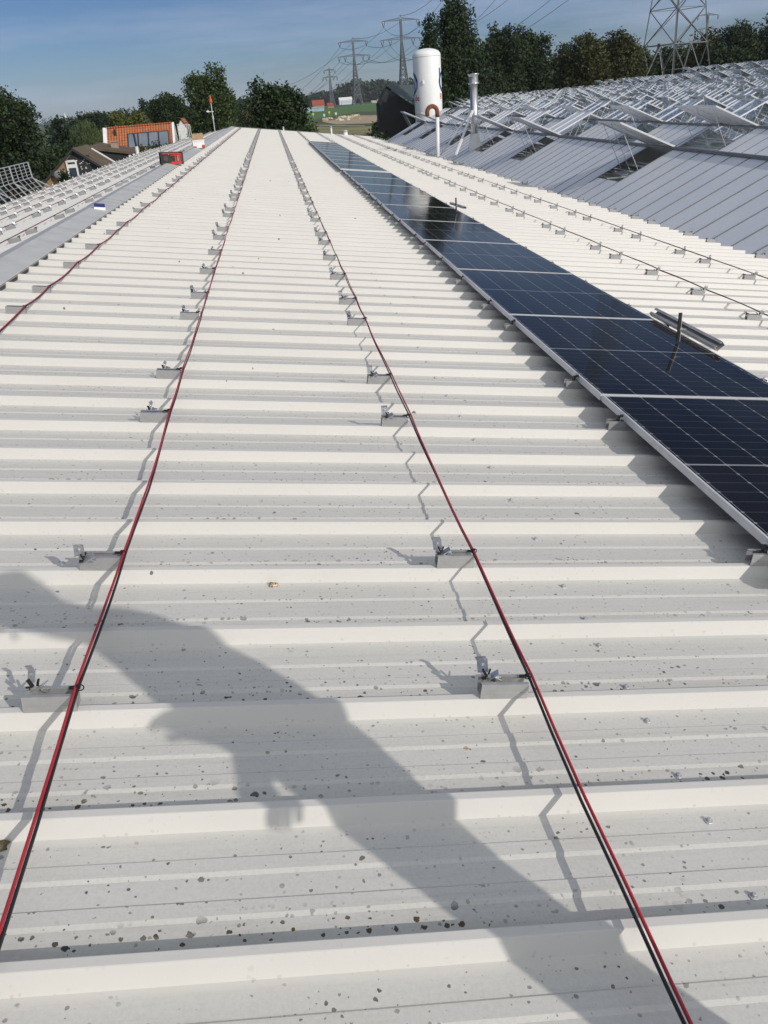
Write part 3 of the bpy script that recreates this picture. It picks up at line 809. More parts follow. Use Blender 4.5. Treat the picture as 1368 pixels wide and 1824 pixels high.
# vents: sheet hinged at the ridge, framed, with push rods
def vent_mb(wd, ln, opaque):
    m = MB()
    # local: hinge along y from 0..wd at origin; sheet goes to -x ; will be rotated; slight upward tilt built in
    tilt = .56/1.24
    tip = np.array([-1.0, 0, tilt]); tip /= np.linalg.norm(tip); tip *= ln
    if opaque:
        k = 0
        nb = max(2, round(wd/.33))
        for j in range(nb):   # trapezoid-ribbed sheet
            y0_, y1_ = wd*j/nb, wd*(j+1)/nb; dz = np.array([0, 0, .02*(j % 2)])
            m.quad([np.array([0, y0_, 0])+dz, np.array([0, y1_, 0])+dz, tip+(0, y1_, 0)+dz, tip+(0, y0_, 0)+dz], 0)
            if j: m.quad([np.array([0, y0_, 0]), np.array([0, y0_, .02]), tip+(0, y0_, .02), tip+(0, y0_, 0)], 0)
    else:
        m.quad([(0, 0, 0), (0, wd, 0), tip+(0, wd, 0), tip], 0)
    for y in ([0, wd] if opaque else [0, wd/2, wd]): m.beam((0, y, .01), tip+(0, y, .01), .026, .036, 1)
    m.beam(tip+(0, -.01, .01), tip+(0, wd+.01, .01), .026, .036, 1); m.beam((0, -.01, .02), (0, wd+.01, .02), .035, .03, 1)
    # rods down to the opening
    for y in (.12*wd, .5*wd, .88*wd):
        m.beam(tip*.96+(0, y, 0), np.array([-.52*ln, y, -.46*ln*.72]), .011, .011, 2)
    return m
vc = {}
def vent_key(i, side, wd):
    op = i == 0 or (i == 1 and side == -1)
    return (round(wd, 2), op)
allv = []
for (i, side), L in holes.items():
    for a, wd, u in L:
        p = P_(i, side, 0, a)+(0, 0, .05); X, Yp, zz = px(p)
        if -60 < X < 1440 and -60 < Yp: allv.append((zz, i, side, a, wd, u))
allv.sort()
stuffv = MB()
for idx, (zz, i, side, a, wd, u) in enumerate(allv):
    k = vent_key(i, side, wd); ln = 1.31 if i < 8 else 1.5
    if k not in vc: vc[k] = (vent_mb(wd, ln, k[1]), None)
    mb = vc[k][0]
    if idx < 98:
        if vc[k][1] is None: vc[k] = (mb, mb.mesh('roof_vent', [M_SCREEN if k[1] else M_GLASS, M_BAR, M_GALV]))
        p = P_(i, side, 0, a)+(0, 0, .05)
        o = link('roof_vent', vc[k][1], gh, p if side == -1 else p+(0, wd, 0), (0, 0, 0 if side == -1 else PI))
    else:
        p = P_(i, side, 0, a)+(0, 0, .05)
        mm = 0
        kk = len(stuffv.v); A = np.array(mb.v); 
        if side == 1: A = A*np.array([-1, -1, 1])+np.array([0, wd, 0])
        A = A+p; stuffv.v += [tuple(q) for q in A]; stuffv.f += [tuple(j+kk for j in f) for f in mb.f]; stuffv.m += mb.m
o = stuffv.build('roof_vent', [M_GLASS, M_BAR, M_GALV], gh); o['kind'] = 'stuff'

# ---------------------------------------------------------------- flue, goose-neck pipe
chx = at(846, 262, 32.6)
t = thing('flue_pipe', 'tall stainless flue with rain cap rising through the near greenhouse slope', 'chimney', (chx[0], 32.6, 0))
M_SST = simple('stainless_flue', (.60, .60, .60), .28, .9, .12, 1.5)
zb = chx[2]; sc_ = 32.6/F
ztop = at(842, 131, 32.6)[2]
m = MB(); r = 6.1*sc_; m.lathe([(r, zb-.3), (r, ztop-.32)], n=20); m.build('pipe', M_SST, t, True)
m = MB(); m.lathe([(r*1.7, zb-.30), (r*1.75, zb+.05), (r*1.35, zb+.28), (r*1.25, zb+.45)], n=20); m.build('base_collar', M_WHITEP, t, True)
m = MB(); m.lathe([(r*1.25, ztop-.34), (r*1.5, ztop-.33), (r*1.5, ztop-.30), (r*1.2, ztop-.28), (r*1.2, ztop-.10)], n=20)
m.lathe([(r*1.2, ztop-.10), (r*1.2, ztop-.08), (r*1.5, ztop-.03), (r*1.5, ztop)], n=20); m.build('rain_cap', M_SST, t, True)
m = MB()
gp = at(812, 276, 31.4); gp2 = at(784, 272, 34.5)
top = np.array([chx[0], 32.6, at(848, 190, 32.6)[2]]); L0 = np.array([chx[0], 32.6, 0])
for g_ in (gp, at(785, 276, 33.6)): m.beam(g_-L0, top-L0, .07, .05)
m.build('brace', M_WHITEP, t)
pb = at(779, 276, 35.5); zt = at(773, 200, 35.5)[2]; xt = at(775, 195, 35.5)[0]
t = thing('gooseneck_pipe', 'thin white vent pipe with rusty gooseneck top at the greenhouse gutter', 'pipe', (pb[0], 35.5, 0))
M_RUST = simple('rust', (.20, .065, .03), .8, 0, .35, 12, .2)
m = MB(); m.tube([(0, 0, pb[2]-.6), (xt-pb[0]+.08, 0, zt-.15)], .075, 10); m.build('riser', M_WHITEP, t, True)
m = MB(); cx_ = xt-pb[0]+.08
m.tube([(cx_, 0, zt-.18)]+[(cx_-.2+.2*math.cos(a), 0, zt+.02+.2*math.sin(a)) for a in np.linspace(0, PI, 9)]+[(cx_-.4, 0, zt-.12)], .085, 10); m.build('gooseneck', M_RUST, t, True)

# ---------------------------------------------------------------- white storage tank
TY = 75.0
tl, tr = at(737, 150, TY), at(786.5, 150, TY)
tx = (tl[0]+tr[0])/2; trad = (tr[0]-tl[0])/2*.985; tz = at(757, 86, TY)[2]
tank = thing('storage_tank', 'tall white cylindrical gas tank with blue and red markings beyond the greenhouse', 'tank', (tx, TY, 0))
def dome(r, z, hgt, n=6): return [(r*math.cos(a), z+hgt*math.sin(a)) for a in np.linspace(0, PI/2*.98, n)]
m = MB(); m.lathe([(trad*.96, 1.2), (trad, 1.5), (trad, tz-.5)]+dome(trad, tz-.5, .5, 8)[1:], n=48); m.build('shell', M_WHITE, tank, True)
m = MB()
for a in range(4):
    c = (trad*.8*math.cos(a*PI/2+.7), trad*.8*math.sin(a*PI/2+.7), .65); m.box(c, (.16, .16, 1.3))
m.build('leg', M_GALV, tank)
m = MB(); m.lathe([(trad*1.006, tz-.62), (trad*1.006, tz-.54)], n=48); m.build('rim', M_WHITEP, tank, True)
M_LB = simple('logo_blue', (.012, .06, .26), .4); M_LR = simple('logo_red', (.55, .03, .04), .4)
viewa = math.atan2(-TY, -tx)       # direction tank -> camera
def wrap(u, z, off=.006):          # u metres along the surface, positive to the camera's right
    a = viewa+u/trad; return ((trad+off)*math.cos(a), (trad+off)*math.sin(a), z)
def arc_strip(cu, cz, r0, r1, a0, a1, n=20):
    m = MB()
    for i in range(n):
        t0, t1 = a0+(a1-a0)*i/n, a0+(a1-a0)*(i+1)/n
        m.quad([wrap(cu+r0*math.cos(t0), cz+r0*math.sin(t0)), wrap(cu+r1*math.cos(t0), cz+r1*math.sin(t0)), wrap(cu+r1*math.cos(t1), cz+r1*math.sin(t1)), wrap(cu+r0*math.cos(t1), cz+r0*math.sin(t1))])
    return m
zl = at(742, 149, TY)[2]
m = arc_strip(-trad*1.52, zl, .58, .85, -PI/2, PI/2); m.add(arc_strip(-trad*1.52, zl-.1, .20, .42, -1.2, 1.2)); m.build('logo', M_LB, tank)
m = arc_strip(trad*1.62, zl, .55, .80, PI/2, 3*PI/2)
for z_ in (0,): m.quad([wrap(trad*1.62-.72, zl+.05), wrap(trad*1.62-.52, zl+.05), wrap(trad*1.62-.52, zl+1.0), wrap(trad*1.62-.72, zl+1.0)])
m.build('logo', M_LB, tank)
def text_mesh(body, size):
    cu = bpy.data.curves.new('t', 'FONT'); cu.body = body; cu.size = size; cu.resolution_u = 2; cu.extrude = 0; cu.offset = size*.012
    ob = bpy.data.objects.new('t', cu); COL.objects.link(ob); dg = bpy.context.evaluated_depsgraph_get()
    me = bpy.data.meshes.new_from_object(ob.evaluated_get(dg)); bpy.data.objects.remove(ob); return me
zt_ = at(742, 180, TY)[2]
for body, u0 in (('ide', -trad*1.32), ('R', trad*.98)):
    me = text_mesh(body, .62)
    for vtx in me.vertices: vtx.co = wrap(u0+vtx.co.x, zt_+vtx.co.y, .008)
    me.materials.clear(); me.materials.append(M_LR)
    link('lettering', me, tank)
m = MB(); q = wrap(-.35, zl+.05, .02); m.box(q, (.12, .12, .3)); m.build('valve_box', M_WHITEP, tank)

# ---------------------------------------------------------------- ground, fields
def ground_mat():
    n = NT('meadow_ground'); v = n.coord()
    c = n.mix(n.ramp(n.noise(v, .02, 6), [(.35, 0), (.65, 1)]), (.045, .075, .022), (.085, .10, .035))
    c = n.mix(n.math('MULTIPLY', n.noise(v, .5, 5), .5), c, (.05, .06, .025)); return n.set(c, .95)
def plane(name, poly, z, mat, lab=None):
    m = MB(); m.quad([(p[0], p[1], z) for p in poly]); o = m.build(name, mat); o['kind'] = 'structure'
    if lab: o['label'] = lab
    return o
plane('ground', [(-4000, -600), (4000, -600), (4000, 7000), (-4000, 7000)], 0, ground_mat(), 'flat green farmland around the barn')
M_FIELD = simple('green_field', (.075, .155, .030), .95, 0, .12, .02)
M_SAND = simple('sandy_soil', (.40, .31, .20), .95, 0, .18, .06)
M_STUB = simple('stubble', (.22, .20, .085), .95, 0, .3, .05)
def gp_(pts): return [gnd(x, y)[:2] for x, y in pts]
plane('field', gp_([(430, 236), (560, 212), (640, 199), (720, 197), (760, 188), (700, 181), (640, 186), (560, 197), (480, 212)]), .02, M_FIELD, 'smooth green field beyond the roof')
plane('field', gp_([(520, 238), (560, 226), (700, 225), (760, 236), (700, 262), (560, 262)]), .03, M_STUB, 'yellowish stubble strip just beyond the roof end')
plane('sand_lot', gp_([(573, 217), (612, 210), (640, 206), (690, 205), (730, 205), (730, 217), (660, 220), (600, 222)]), .05, M_SAND, 'pale bare sandy patch in the field')
plane('path', gp_([(540, 222.2), (650, 224.2), (650, 225.0), (540, 223.4)]), .06, simple('pale_path', (.45, .42, .33), .9), 'thin pale track across the field')
M_YARD = simple('yard_paving', (.16, .15, .14), .9, 0, .15, .5)
plane('yard', [(-9, -5), (9, -5), (9, 58), (-9, 58)], .04, M_YARD, 'paved strip around the barn')

# ---------------------------------------------------------------- trees
def leaf_mat(name, dark, light, sc_=.5):
    n = NT(name); v = n.coord()
    geo = n.n('ShaderNodeObjectInfo')
    f = n.math('MULTIPLY', n.ramp(n.noise(v, sc_, 4, .65), [(.35, .15), (.66, 1)]), n.ramp(n.noise(v, 4.5, 2, .6), [(.35, .25), (.62, 1)]))
    c = n.mix(f, dark, light)
    n.set(c, .6, 0, .25)
    n.b.inputs['Transmission Weight'].default_value = 0
    return n.m
LF = {
 'dark': leaf_mat('leaves_dark', (.014, .028, .010), (.042, .066, .020)),
 'green': leaf_mat('leaves_green', (.024, .046, .013), (.075, .105, .028)),
 'yellow': leaf_mat('leaves_yellow_green', (.055, .070, .018), (.14, .14, .035)),
 'brown': leaf_mat('leaves_olive', (.028, .036, .011), (.085, .085, .024)),
 'willow': leaf_mat('leaves_willow', (.045, .070, .026), (.12, .155, .055)),
 'far': leaf_mat('leaves_far', (.016, .030, .014), (.034, .055, .022), .1),
}
M_BARK = simple('bark', (.07, .055, .04), .9, 0, .3, 3, .3)
def crown_mesh(lobes, n, size, seed, mat, shape='round', hang=0):
    n = int(n*(2.3 if n < 12000 else 2.0))
    """leaf-clump quads through a set of ellipsoid lobes (cx,cy,cz,rx,ry,rz)"""
    r = np.random.default_rng(seed)
    vol = np.array([l[3]*l[4]*l[5] for l in lobes])**.75; vol /= vol.sum()
    li = r.choice(len(lobes), n, p=vol); Lb = np.array(lobes)[li]
    d = r.normal(size=(n, 3)); d /= np.linalg.norm(d, axis=1)[:, None]
    rad = r.uniform(.25, 1, n)**.45
    bump = .93+.18*np.sin(d[:, 0]*5+seed)*np.sin(d[:, 1]*6+1)*np.sin(d[:, 2]*5)+r.normal(0, .035, n)
    P = Lb[:, :3]+d*Lb[:, 3:]*(rad*bump)[:, None]
    # clumping: pull towards random twig centres
    nt_ = max(20, n//28); tw = P[r.choice(n, nt_)]
    near_ = r.integers(0, nt_, n)
    mk = r.random(n) < .72
    jit = np.clip(r.normal(0, 1, (n, 3)), -1.6, 1.6)*size*np.array([.95, .95, .75])
    P = np.where(mk[:, None], tw[near_]+jit, P)
    a = d*.7+r.normal(size=(n, 3))*.7+np.array([0, 0, .35]); a /= np.linalg.norm(a, axis=1)[:, None]
    b = np.cross(a, r.normal(size=(n, 3))); b /= np.linalg.norm(b, axis=1)[:, None]; c = np.cross(a, b)
    if hang: b = b*.4; c = np.array([0, 0, 1.0])*hang+c*.3
    s = size*.62*r.uniform(.5, 1.1, n)[:, None]
    V = np.concatenate([P-b*s*.55, P+c*s*.8, P+b*s*.55, P-c*s*.8], 1).reshape(-1, 3)
    me = bpy.data.meshes.new('crown'); me.vertices.add(4*n); me.vertices.foreach_set('co', V.ravel())
    me.loops.add(4*n); me.loops.foreach_set('vertex_index', np.arange(4*n)); me.polygons.add(n)
    me.polygons.foreach_set('loop_start', np.arange(n)*4); me.polygons.foreach_set('loop_total', np.full(n, 4))
    me.materials.append(mat); me.update(); me.validate(); return me
def trunk_mesh(h, r, lobes, seed):
    m = MB(); rg = random.Random(seed)
    m.tube([(0, 0, -.2), (r*.2, 0, h*.25), (-r*.3, r*.2, h*.5), (0, 0, h*.85)], [r*1.25, r, r*.75, r*.2], 8)
    for l in lobes[:7]:
        z0_ = h*rg.uniform(.2, .5); m.tube([(0, 0, z0_), (l[0]*.5, l[1]*.5, (z0_+l[2])*.52), (l[0]*.95, l[1]*.95, l[2])], [r*.45, r*.3, r*.08], 6)
    return m.mesh('trunk', M_BARK, True)
def tree(name, lab, cat, Y, x0, x1, ytop, mat, n=7000, size=.32, seed=1, group=None, shape='round', zb=None, nl=9, hang=0, depth=None):
    """tree filling photo columns x0..x1 with its top at ytop, at distance Y, standing on the ground"""
    xm = (x0+x1)/2; base = at(xm, ytop+40, Y); top = at(xm, ytop, Y)
    hor = at(x0, 200, Y); wr = (at(x1, 200, Y)[0]-hor[0])/2
    h = top[2]; cx_ = (at(x0, 200, Y)[0]+at(x1, 200, Y)[0])/2
    if abs(ytop-200) > 60: # verticals lean in the photo; centre by the crown's middle height
        ym = ytop+ .45*(220-ytop); cx_ = at(xm, ym, Y)[0]; wr = (at(x1, ym, Y)[0]-at(x0, ym, Y)[0])/2
    wr *= {'round': 1.13, 'poplar': 1.3}.get(shape, 1.08); h *= 1.02
    rg = random.Random(seed); lobes = []
    low = h*(.22 if zb is None else zb)
    if shape == 'round':
        ch = (h-low)
        lobes.append((0, 0, low+ch*.45, wr*.80, wr*.78, ch*.5))
        for k_ in range(nl):
            a = 2*PI*k_/nl+rg.uniform(-.4, .4); q = rg.uniform(.35, .62); zz_ = low+ch*rg.uniform(.18, .80)
            s_ = rg.uniform(.34, .5); lobes.append((wr*q*math.cos(a), wr*q*math.sin(a), zz_, wr*s_, wr*s_, ch*rg.uniform(.16, .26)))
        lobes.append((wr*rg.uniform(-.2, .2), 0, low+ch*.82, wr*.42, wr*.4, ch*.18))
    elif shape == 'poplar':
        ch = h-low
        for k_ in range(11):
            f_ = k_/10; q = (1-f_)**.55*.55+.12; zz_ = low+ch*(.08+.86*f_)
            lobes.append((wr*.25*math.sin(k_*2.1)*(1-f_), wr*.3*math.cos(k_*1.7)*(1-f_), zz_, wr*(q+.18), wr*(q+.15), ch*.14))
        for k_ in range(6):
            a = k_*1.05; lobes.append((wr*.5*math.cos(a), wr*.5*math.sin(a), low+ch*rg.uniform(.15, .5), wr*.42, wr*.4, ch*.2))
    else: # bush
        ch = h
        lobes.append((0, 0, h*.4, wr*.8, wr*.7, h*.5))
        for k_ in range(nl):
            a = 2*PI*k_/nl; lobes.append((wr*.6*math.cos(a), wr*.6*math.sin(a), h*rg.uniform(.35, .7), wr*.4, wr*.4, h*.3))
    if depth: lobes = [(l[0], l[1]*depth, l[2], l[3], l[4]*depth, l[5]) for l in lobes]
    t = thing(name, lab, cat, (cx_, Y, 0), (0, 0, 0), group)
    link('crown', crown_mesh(lobes, n, size, seed, LF[mat], shape, hang), t)
    link('trunk', trunk_mesh(h, max(.12, min(.5, wr*.09)), lobes, seed), t)
    return t
# big, near trees
tree('broadleaf_tree', 'large dark broadleaf tree filling the left edge behind the guard rail', 'tree', 92, -110, 78, 158, 'dark', 15000, .36, 3, zb=.05, nl=13)
tree('broadleaf_tree', 'dark tree rising highest at the extreme left edge', 'tree', 98, -60, 50, 146, 'dark', 9000, .36, 13, zb=.1)
tree('broadleaf_tree', 'dark low tree between the left edge tree and the brown gabled house', 'tree', 84, 50, 130, 250, 'dark', 7000, .33, 23, shape='bush')
tree('willow_tree', 'pale green weeping willow left of the orange roofed house', 'tree', 118, 112, 190, 217, 'willow', 7000, .34, 4, zb=.03, hang=1.1)
tree('broadleaf_tree', 'dark tree on the skyline above the willow', 'tree', 170, 132, 205, 203, 'far', 4000, .5, 5)
tree('broadleaf_tree', 'yellow green tree behind the left end of the orange roof', 'tree', 140, 188, 232, 201, 'yellow', 4500, .36, 6)
tree('broadleaf_tree', 'olive tree behind the middle of the orange roof', 'tree', 144, 224, 268, 199, 'yellow', 4500, .36, 7)
tree('broadleaf_tree', 'mid green tree between the orange roof and the big loose tree', 'tree', 150, 262, 338, 166, 'dark', 6500, .42, 8)
tree('broadleaf_tree', 'tall loose crowned tree left of the roof end behind the beacon mast', 'tree', 112, 326, 423, 117, 'green', 11500, .34, 9, zb=.12, nl=14)
tree('shrub', 'pale green shrub at the foot of the loose crowned tree', 'shrub', 66, 402, 428, 196, 'willow', 1800, .22, 10, shape='bush')
tree('broadleaf_tree', 'dark round tree standing just beyond the far end of the roof', 'tree', 74, 452, 548, 151, 'dark', 11000, .32, 11, zb=.08, nl=12)
tree('shrub', 'dark green shrub on the right of the round tree', 'shrub', 68, 520, 566, 206, 'green', 3500, .25, 12, shape='bush')
tree('shrub', 'tall leafy shrub behind the roof end between the two big trees', 'shrub', 90, 418, 470, 186, 'dark', 4500, .3, 14, shape='bush')
tree('poplar_tree', 'tall dark poplar towering right behind the white tank', 'tree', 112, 762, 864, -8, 'dark', 17000, .42, 15, shape='poplar', zb=.04)
tree('poplar_tree', 'shorter poplar at the left flank of the tall poplar', 'tree', 108, 738, 800, 42, 'dark', 8000, .38, 16, shape='poplar', zb=.04)
tree('broadleaf_tree', 'dark tree between the poplar and the olive tree', 'tree', 134, 862, 940, 50, 'dark', 9500, .48, 17, zb=.05)
tree('broadleaf_tree', 'dark tree touching the left side of the olive tree', 'tree', 138, 915, 1005, 58, 'dark', 8500, .48, 18, zb=.05)
tree('broadleaf_tree', 'olive brown tree right of the dark pair', 'tree', 136, 1000, 1085, 55, 'brown', 9500, .46, 19, zb=.05)
tree('broadleaf_tree', 'mixed green tree left of the big pylon', 'tree', 140, 1062, 1146, 52, 'brown', 9500, .46, 20, zb=.05)
tree('broadleaf_tree', 'low dark tree seen through the legs of the big pylon', 'tree', 168, 1140, 1225, 84, 'dark', 6000, .5, 21, zb=.05)
tree('broadleaf_tree', 'round olive tree just right of the big pylon', 'tree', 158, 1218, 1300, 54, 'brown', 7500, .5, 22, zb=.03)
tree('broadleaf_tree', 'dark tree climbing towards the right edge', 'tree', 150, 1272, 1352, 38, 'dark', 8500, .5, 24, zb=.03)
tree('broadleaf_tree', 'tall dark tree at the extreme right edge', 'tree', 150, 1330, 1440, 18, 'dark', 9500, .5, 25, zb=.03)
tree('broadleaf_tree', 'low dark tree filling the gap below the right edge trees', 'tree', 142, 1240, 1330, 82, 'dark', 6500, .5, 26, zb=.02)
tree('shrub', 'dark hedge shrub at the poplar\'s foot behind the greenhouse', 'shrub', 125, 845, 900, 120, 'dark', 3500, .45, 27, shape='bush')
for k_, (a, b, yt, mt, Y, lab) in enumerate(((838, 888, 76, 'dark', 138, 'dark tree filling the dip right of the tall poplar'), (895, 962, 72, 'dark', 150, 'dark tree behind the dip of the dark pair'), (972, 1030, 74, 'dark', 152, 'dark tree filling the gap left of the olive tree'),
        (1030, 1110, 66, 'brown', 150, 'olive tree filling in behind the two nearer olive trees'), (1110, 1165, 88, 'green', 150, 'lower green tree at the pylon\'s left foot'), (1290, 1400, 44, 'dark', 170, 'dark tree behind the right edge trees'))):
    tree('broadleaf_tree', lab, 'tree', Y, a, b, yt, mt, 5000, .48, 200+k_, zb=.02)
# shrubs round the houses
for k_, (Y, a, b, yt, mt, lab) in enumerate(((92, 234, 264, 254, 'green', 'green shrub below the right end of the orange roof'), (92, 256, 290, 250, 'dark', 'dark shrub in front of the orange roof'),
        (94, 284, 318, 246, 'green', 'green shrub by the white gable edge'), (96, 314, 346, 243, 'willow', 'pale shrub right of the white gable'),
        (98, 345, 380, 226, 'dark', 'dark shrub left of the beacon mast'), (73, 96, 108, 292, 'dark', 'dark shrub hugging the brown gabled house'))):
    tree('shrub', lab, 'shrub', Y, a, b, yt, mt, 2400, .24, 40+k_, shape='bush')
# tree rows far away
far_specs = [(250, 270, 178, 210, 3), (266, 284, 184, 215, 3)]
tree('cypress', 'slim dark poplar on the skyline, left of a close pair', 'tree', 230, 250, 264, 179, 'far', 1800, .6, 51, shape='poplar')
tree('cypress', 'slim dark poplar on the skyline, right of a close pair', 'tree', 230, 264, 278, 181, 'far', 1800, .6, 52, shape='poplar')
rgf = random.Random(77)
fi = 0
fm_ = {}
def far_tree(x0_, x1_, yt, Y, mt='far'):
    global fi
    fi += 1
    tree('broadleaf_tree', ('%s small dark tree on the left skyline above the houses' % ordinal(fi).replace('nearest', 'first')) if x1_ < 380 else '%s dark tree of the far row beyond the green field' % ordinal(fi).replace('nearest', 'first'), 'tree', Y, x0_, x1_, yt+(2 if Y > 500 else 0), mt, 1300, Y*.0045, 100+fi+int(x0_), 'trees along the distant horizon', zb=.02)
x = 80
while x < 330:
    wd_ = rgf.uniform(22, 40); hy = 187-.0813*(x-478); far_tree(x, x+wd_, hy-rgf.uniform(2, 9), rgf.uniform(170, 240)); x += wd_*.7
x = 405; fi = 0
while x < 700:
    wd_ = rgf.uniform(16, 34); hy = 187-.0813*(x-478)
    far_tree(x, x+wd_, hy-rgf.uniform(3, 10), rgf.uniform(1420, 1700)); x += wd_*.62
for (a, b, yt, Y) in ((606, 652, 149, 1350), (640, 668, 155, 1380), (655, 690, 147, 1370), (684, 708, 150, 1380), (700, 725, 152, 1400), (720, 748, 144, 1420), (595, 622, 164, 1400), (560, 600, 168, 1400), (385, 425, 176, 330), (425, 460, 178, 420)):
    far_tree(a, b, yt, Y)
# distant wooded rise behind them: one mass
n_far = 9000
lob = []
for k_ in range(70):
    xx = -1500+k_*60; lob.append((xx, 2600+200*math.sin(k_*1.3), 6, 60, 60, 10+4*math.sin(k_*2.7)+3*math.sin(k_*.7)))
o = link('wood', crown_mesh(lob, 16000, 9, 7, LF['far']), None)
tag(o, 'continuous far-off wood along the horizon', 'wood', None, 'stuff')

# ---------------------------------------------------------------- houses on the left
M_TILE_B = NT('brown_tiles'); v = M_TILE_B.coord()
wv = M_TILE_B.n('ShaderNodeTexWave'); wv.inputs['Scale'].default_value = 6; wv.bands_direction = 'Z'; M_TILE_B.l(v, wv.inputs[0])
M_TILE_B = M_TILE_B.set(M_TILE_B.mix(M_TILE_B.math('MULTIPLY', wv.outputs['Fac'], .5), M_TILE_B.mix(M_TILE_B.ramp(M_TILE_B.noise(v, 1.5, 6, .7), [(.35, 0), (.68, 1)]), (.10, .07, .045), (.19, .14, .09)), (.06, .045, .03)), .9)
def orange_tiles():
    n = NT('orange_pantiles'); v = n.coord(); sp = n.n('ShaderNodeSeparateXYZ'); n.l(v, sp.inputs[0])
    fx = n.math('FRACT', n.math('DIVIDE', sp.outputs[0], .30)); fz = n.math('FRACT', n.math('DIVIDE', sp.outputs[2], .27))
    c = n.mix(n.ramp(n.noise(v, 2.5, 5, .6), [(.3, 0), (.7, 1)]), (.36, .11, .045), (.52, .18, .07))
    gap = n.math('MAXIMUM', n.math('LESS_THAN', fx, .16), n.math('LESS_THAN', fz, .14))
    c = n.mix(n.math('MULTIPLY', gap, .75), c, (.10, .035, .02)); n.set(c, .8)
    n.bump(n.math('SINE', n.math('MULTIPLY', fx, 2*PI)), .6, .04); return n.m
M_TILE_O = orange_tiles()
n = NT('brown_brick'); v = n.coord(); br = n.n('ShaderNodeTexBrick'); br.inputs['Scale'].default_value = 4.5
mpb = n.n('ShaderNodeMapping'); mpb.inputs['Rotation'].default_value = (PI/2, 0, 0); n.l(v, mpb.inputs[0]); n.l(mpb.outputs[0], br.inputs[0])
br.inputs['Color1'].default_value = (.30, .18, .09, 1); br.inputs['Color2'].default_value = (.40, .25, .13, 1); br.inputs['Mortar'].default_value = (.32, .28, .22, 1)
M_BRICK = n.set(br.outputs['Color'], .9)
M_DKWOOD = simple('black_boarding', (.025, .028, .03), .7)
M_PANE = simple('window_glass', (.05, .07, .09), .08, 0, .2, 1, 0, .8)
# brown gabled house: gable faces the camera
HY = 75.0
pk = at(130, 263, HY); le = at(86, 315, HY); re_ = at(212, 318, HY)
h1 = thing('brown_gabled_house', 'brick house with weathered brown roof and dark boarded gable', 'house', (pk[0], HY, 0))
px_, pz = 0.0, pk[2]; sl_ = (pz-le[2])/(pk[0]-le[0]); hw = 3.6; ez = pz-sl_*hw
rr_ = at(186, 297, HY); slr = (pz-rr_[2])/(rr_[0]-pk[0]); hwr = hw*sl_/slr
DP = 5.6
m = MB(); m.prism([(-hw+.2, 0), (-hw+.2, ez+.1), (0, pz-.18), (hwr-.2, ez+.1), (hwr-.2, 0)], 0, DP); m.build('wall', M_BRICK, h1)
m = MB(); gx_ = 1.8; gzb = pz-sl_*gx_-.2
m.prism([(-.62, ez-1.5), (-.62, pz-sl_*.62-.28), (0, pz-.30), (1.7, pz-slr*1.7-.28), (1.7, ez-1.5)], -.07, -.01); m.build('gable_boarding', M_DKWOOD, h1)
m = MB()
for s_ in (-1, 1):
    hx_, sx_ = (hw, sl_) if s_ < 0 else (hwr, slr)
    a = np.array([0, 0, pz]); b = np.array([s_*(hx_+.25), 0, pz-sx_*(hx_+.25)])
    for (p, q) in ((a, b),):
        m.quad([(p[0], -.45, p[2]), (q[0], -.45, q[2]), (q[0], DP+.4, q[2]), (p[0], DP+.4, p[2])][::s_], 0)
        m.quad([(p[0], -.45, p[2]-.16), (q[0], -.45, q[2]-.16), (q[0], DP+.4, q[2]-.16), (p[0], DP+.4, p[2]-.16)], 1)
        m.quad([(p[0], -.45, p[2]), (q[0], -.45, q[2]), (q[0], -.45, q[2]-.22), (p[0], -.45, p[2]-.22)], 1)
        m.quad([(p[0], DP+.4, p[2]), (q[0], DP+.4, q[2]), (q[0], DP+.4, q[2]-.22), (p[0], DP+.4, p[2]-.22)], 1)
m.build('roof', [M_TILE_B, M_DKWOOD], h1)
wnd = MB(); wx = at(131, 306, HY)[0]-pk[0]; wz = at(131, 306, HY)[2]; q_ = 1.35
wnd.box((wx-.27*q_, -.12, wz), (.10*q_, .10, 1.25*q_)); wnd.box((wx+.27*q_, -.12, wz), (.10*q_, .10, 1.25*q_)); wnd.box((wx, -.12, wz+.60*q_), (.44*q_, .10, .12*q_)); wnd.box((wx, -.12, wz-.60*q_), (.44*q_, .10, .12*q_)); wnd.box((wx, -.12, wz+.32*q_), (.44*q_, .10, .20*q_))
wo = wnd.build('window', M_WHITEP, h1); m = MB(); m.box((wx, -.09, wz), (.46*q_, .04, 1.15*q_)); m.build('pane', M_PANE, wo)
m = MB(); wx2 = at(151, 300, HY)[0]-pk[0]
m.box((wx2, -.10, wz+.3), (.85*q_, .05, 1.3*q_)); w2_ = m.build('window', M_DKWOOD, h1)
m = MB(); rgz = random.Random(3)
for k_ in range(14): m.box((wx2+rgz.uniform(-.36, .36)*q_, -.14, wz+rgz.uniform(.1, .7)*q_), (.08, .02, .08))
m.build('curtain', M_WHITEP, w2_)
m = MB(); dx_ = at(107, 312, HY); c_ = (dx_[0]-pk[0], -.45, dx_[2])
Rt = np.array(Matrix.Rotation(PI/2+.2, 3, 'X')); m.lathe([(.02, .12), (.28, .07), (.40, 0), (.405, .01), (.27, .09)], c_, 20, 0, Rt); m.beam((c_[0], -.4, c_[2]-.1), (c_[0], 0, c_[2]-.4), .05, .05)
m.build('satellite_dish', simple('grey_dish', (.25, .25, .25), .6), h1, True)
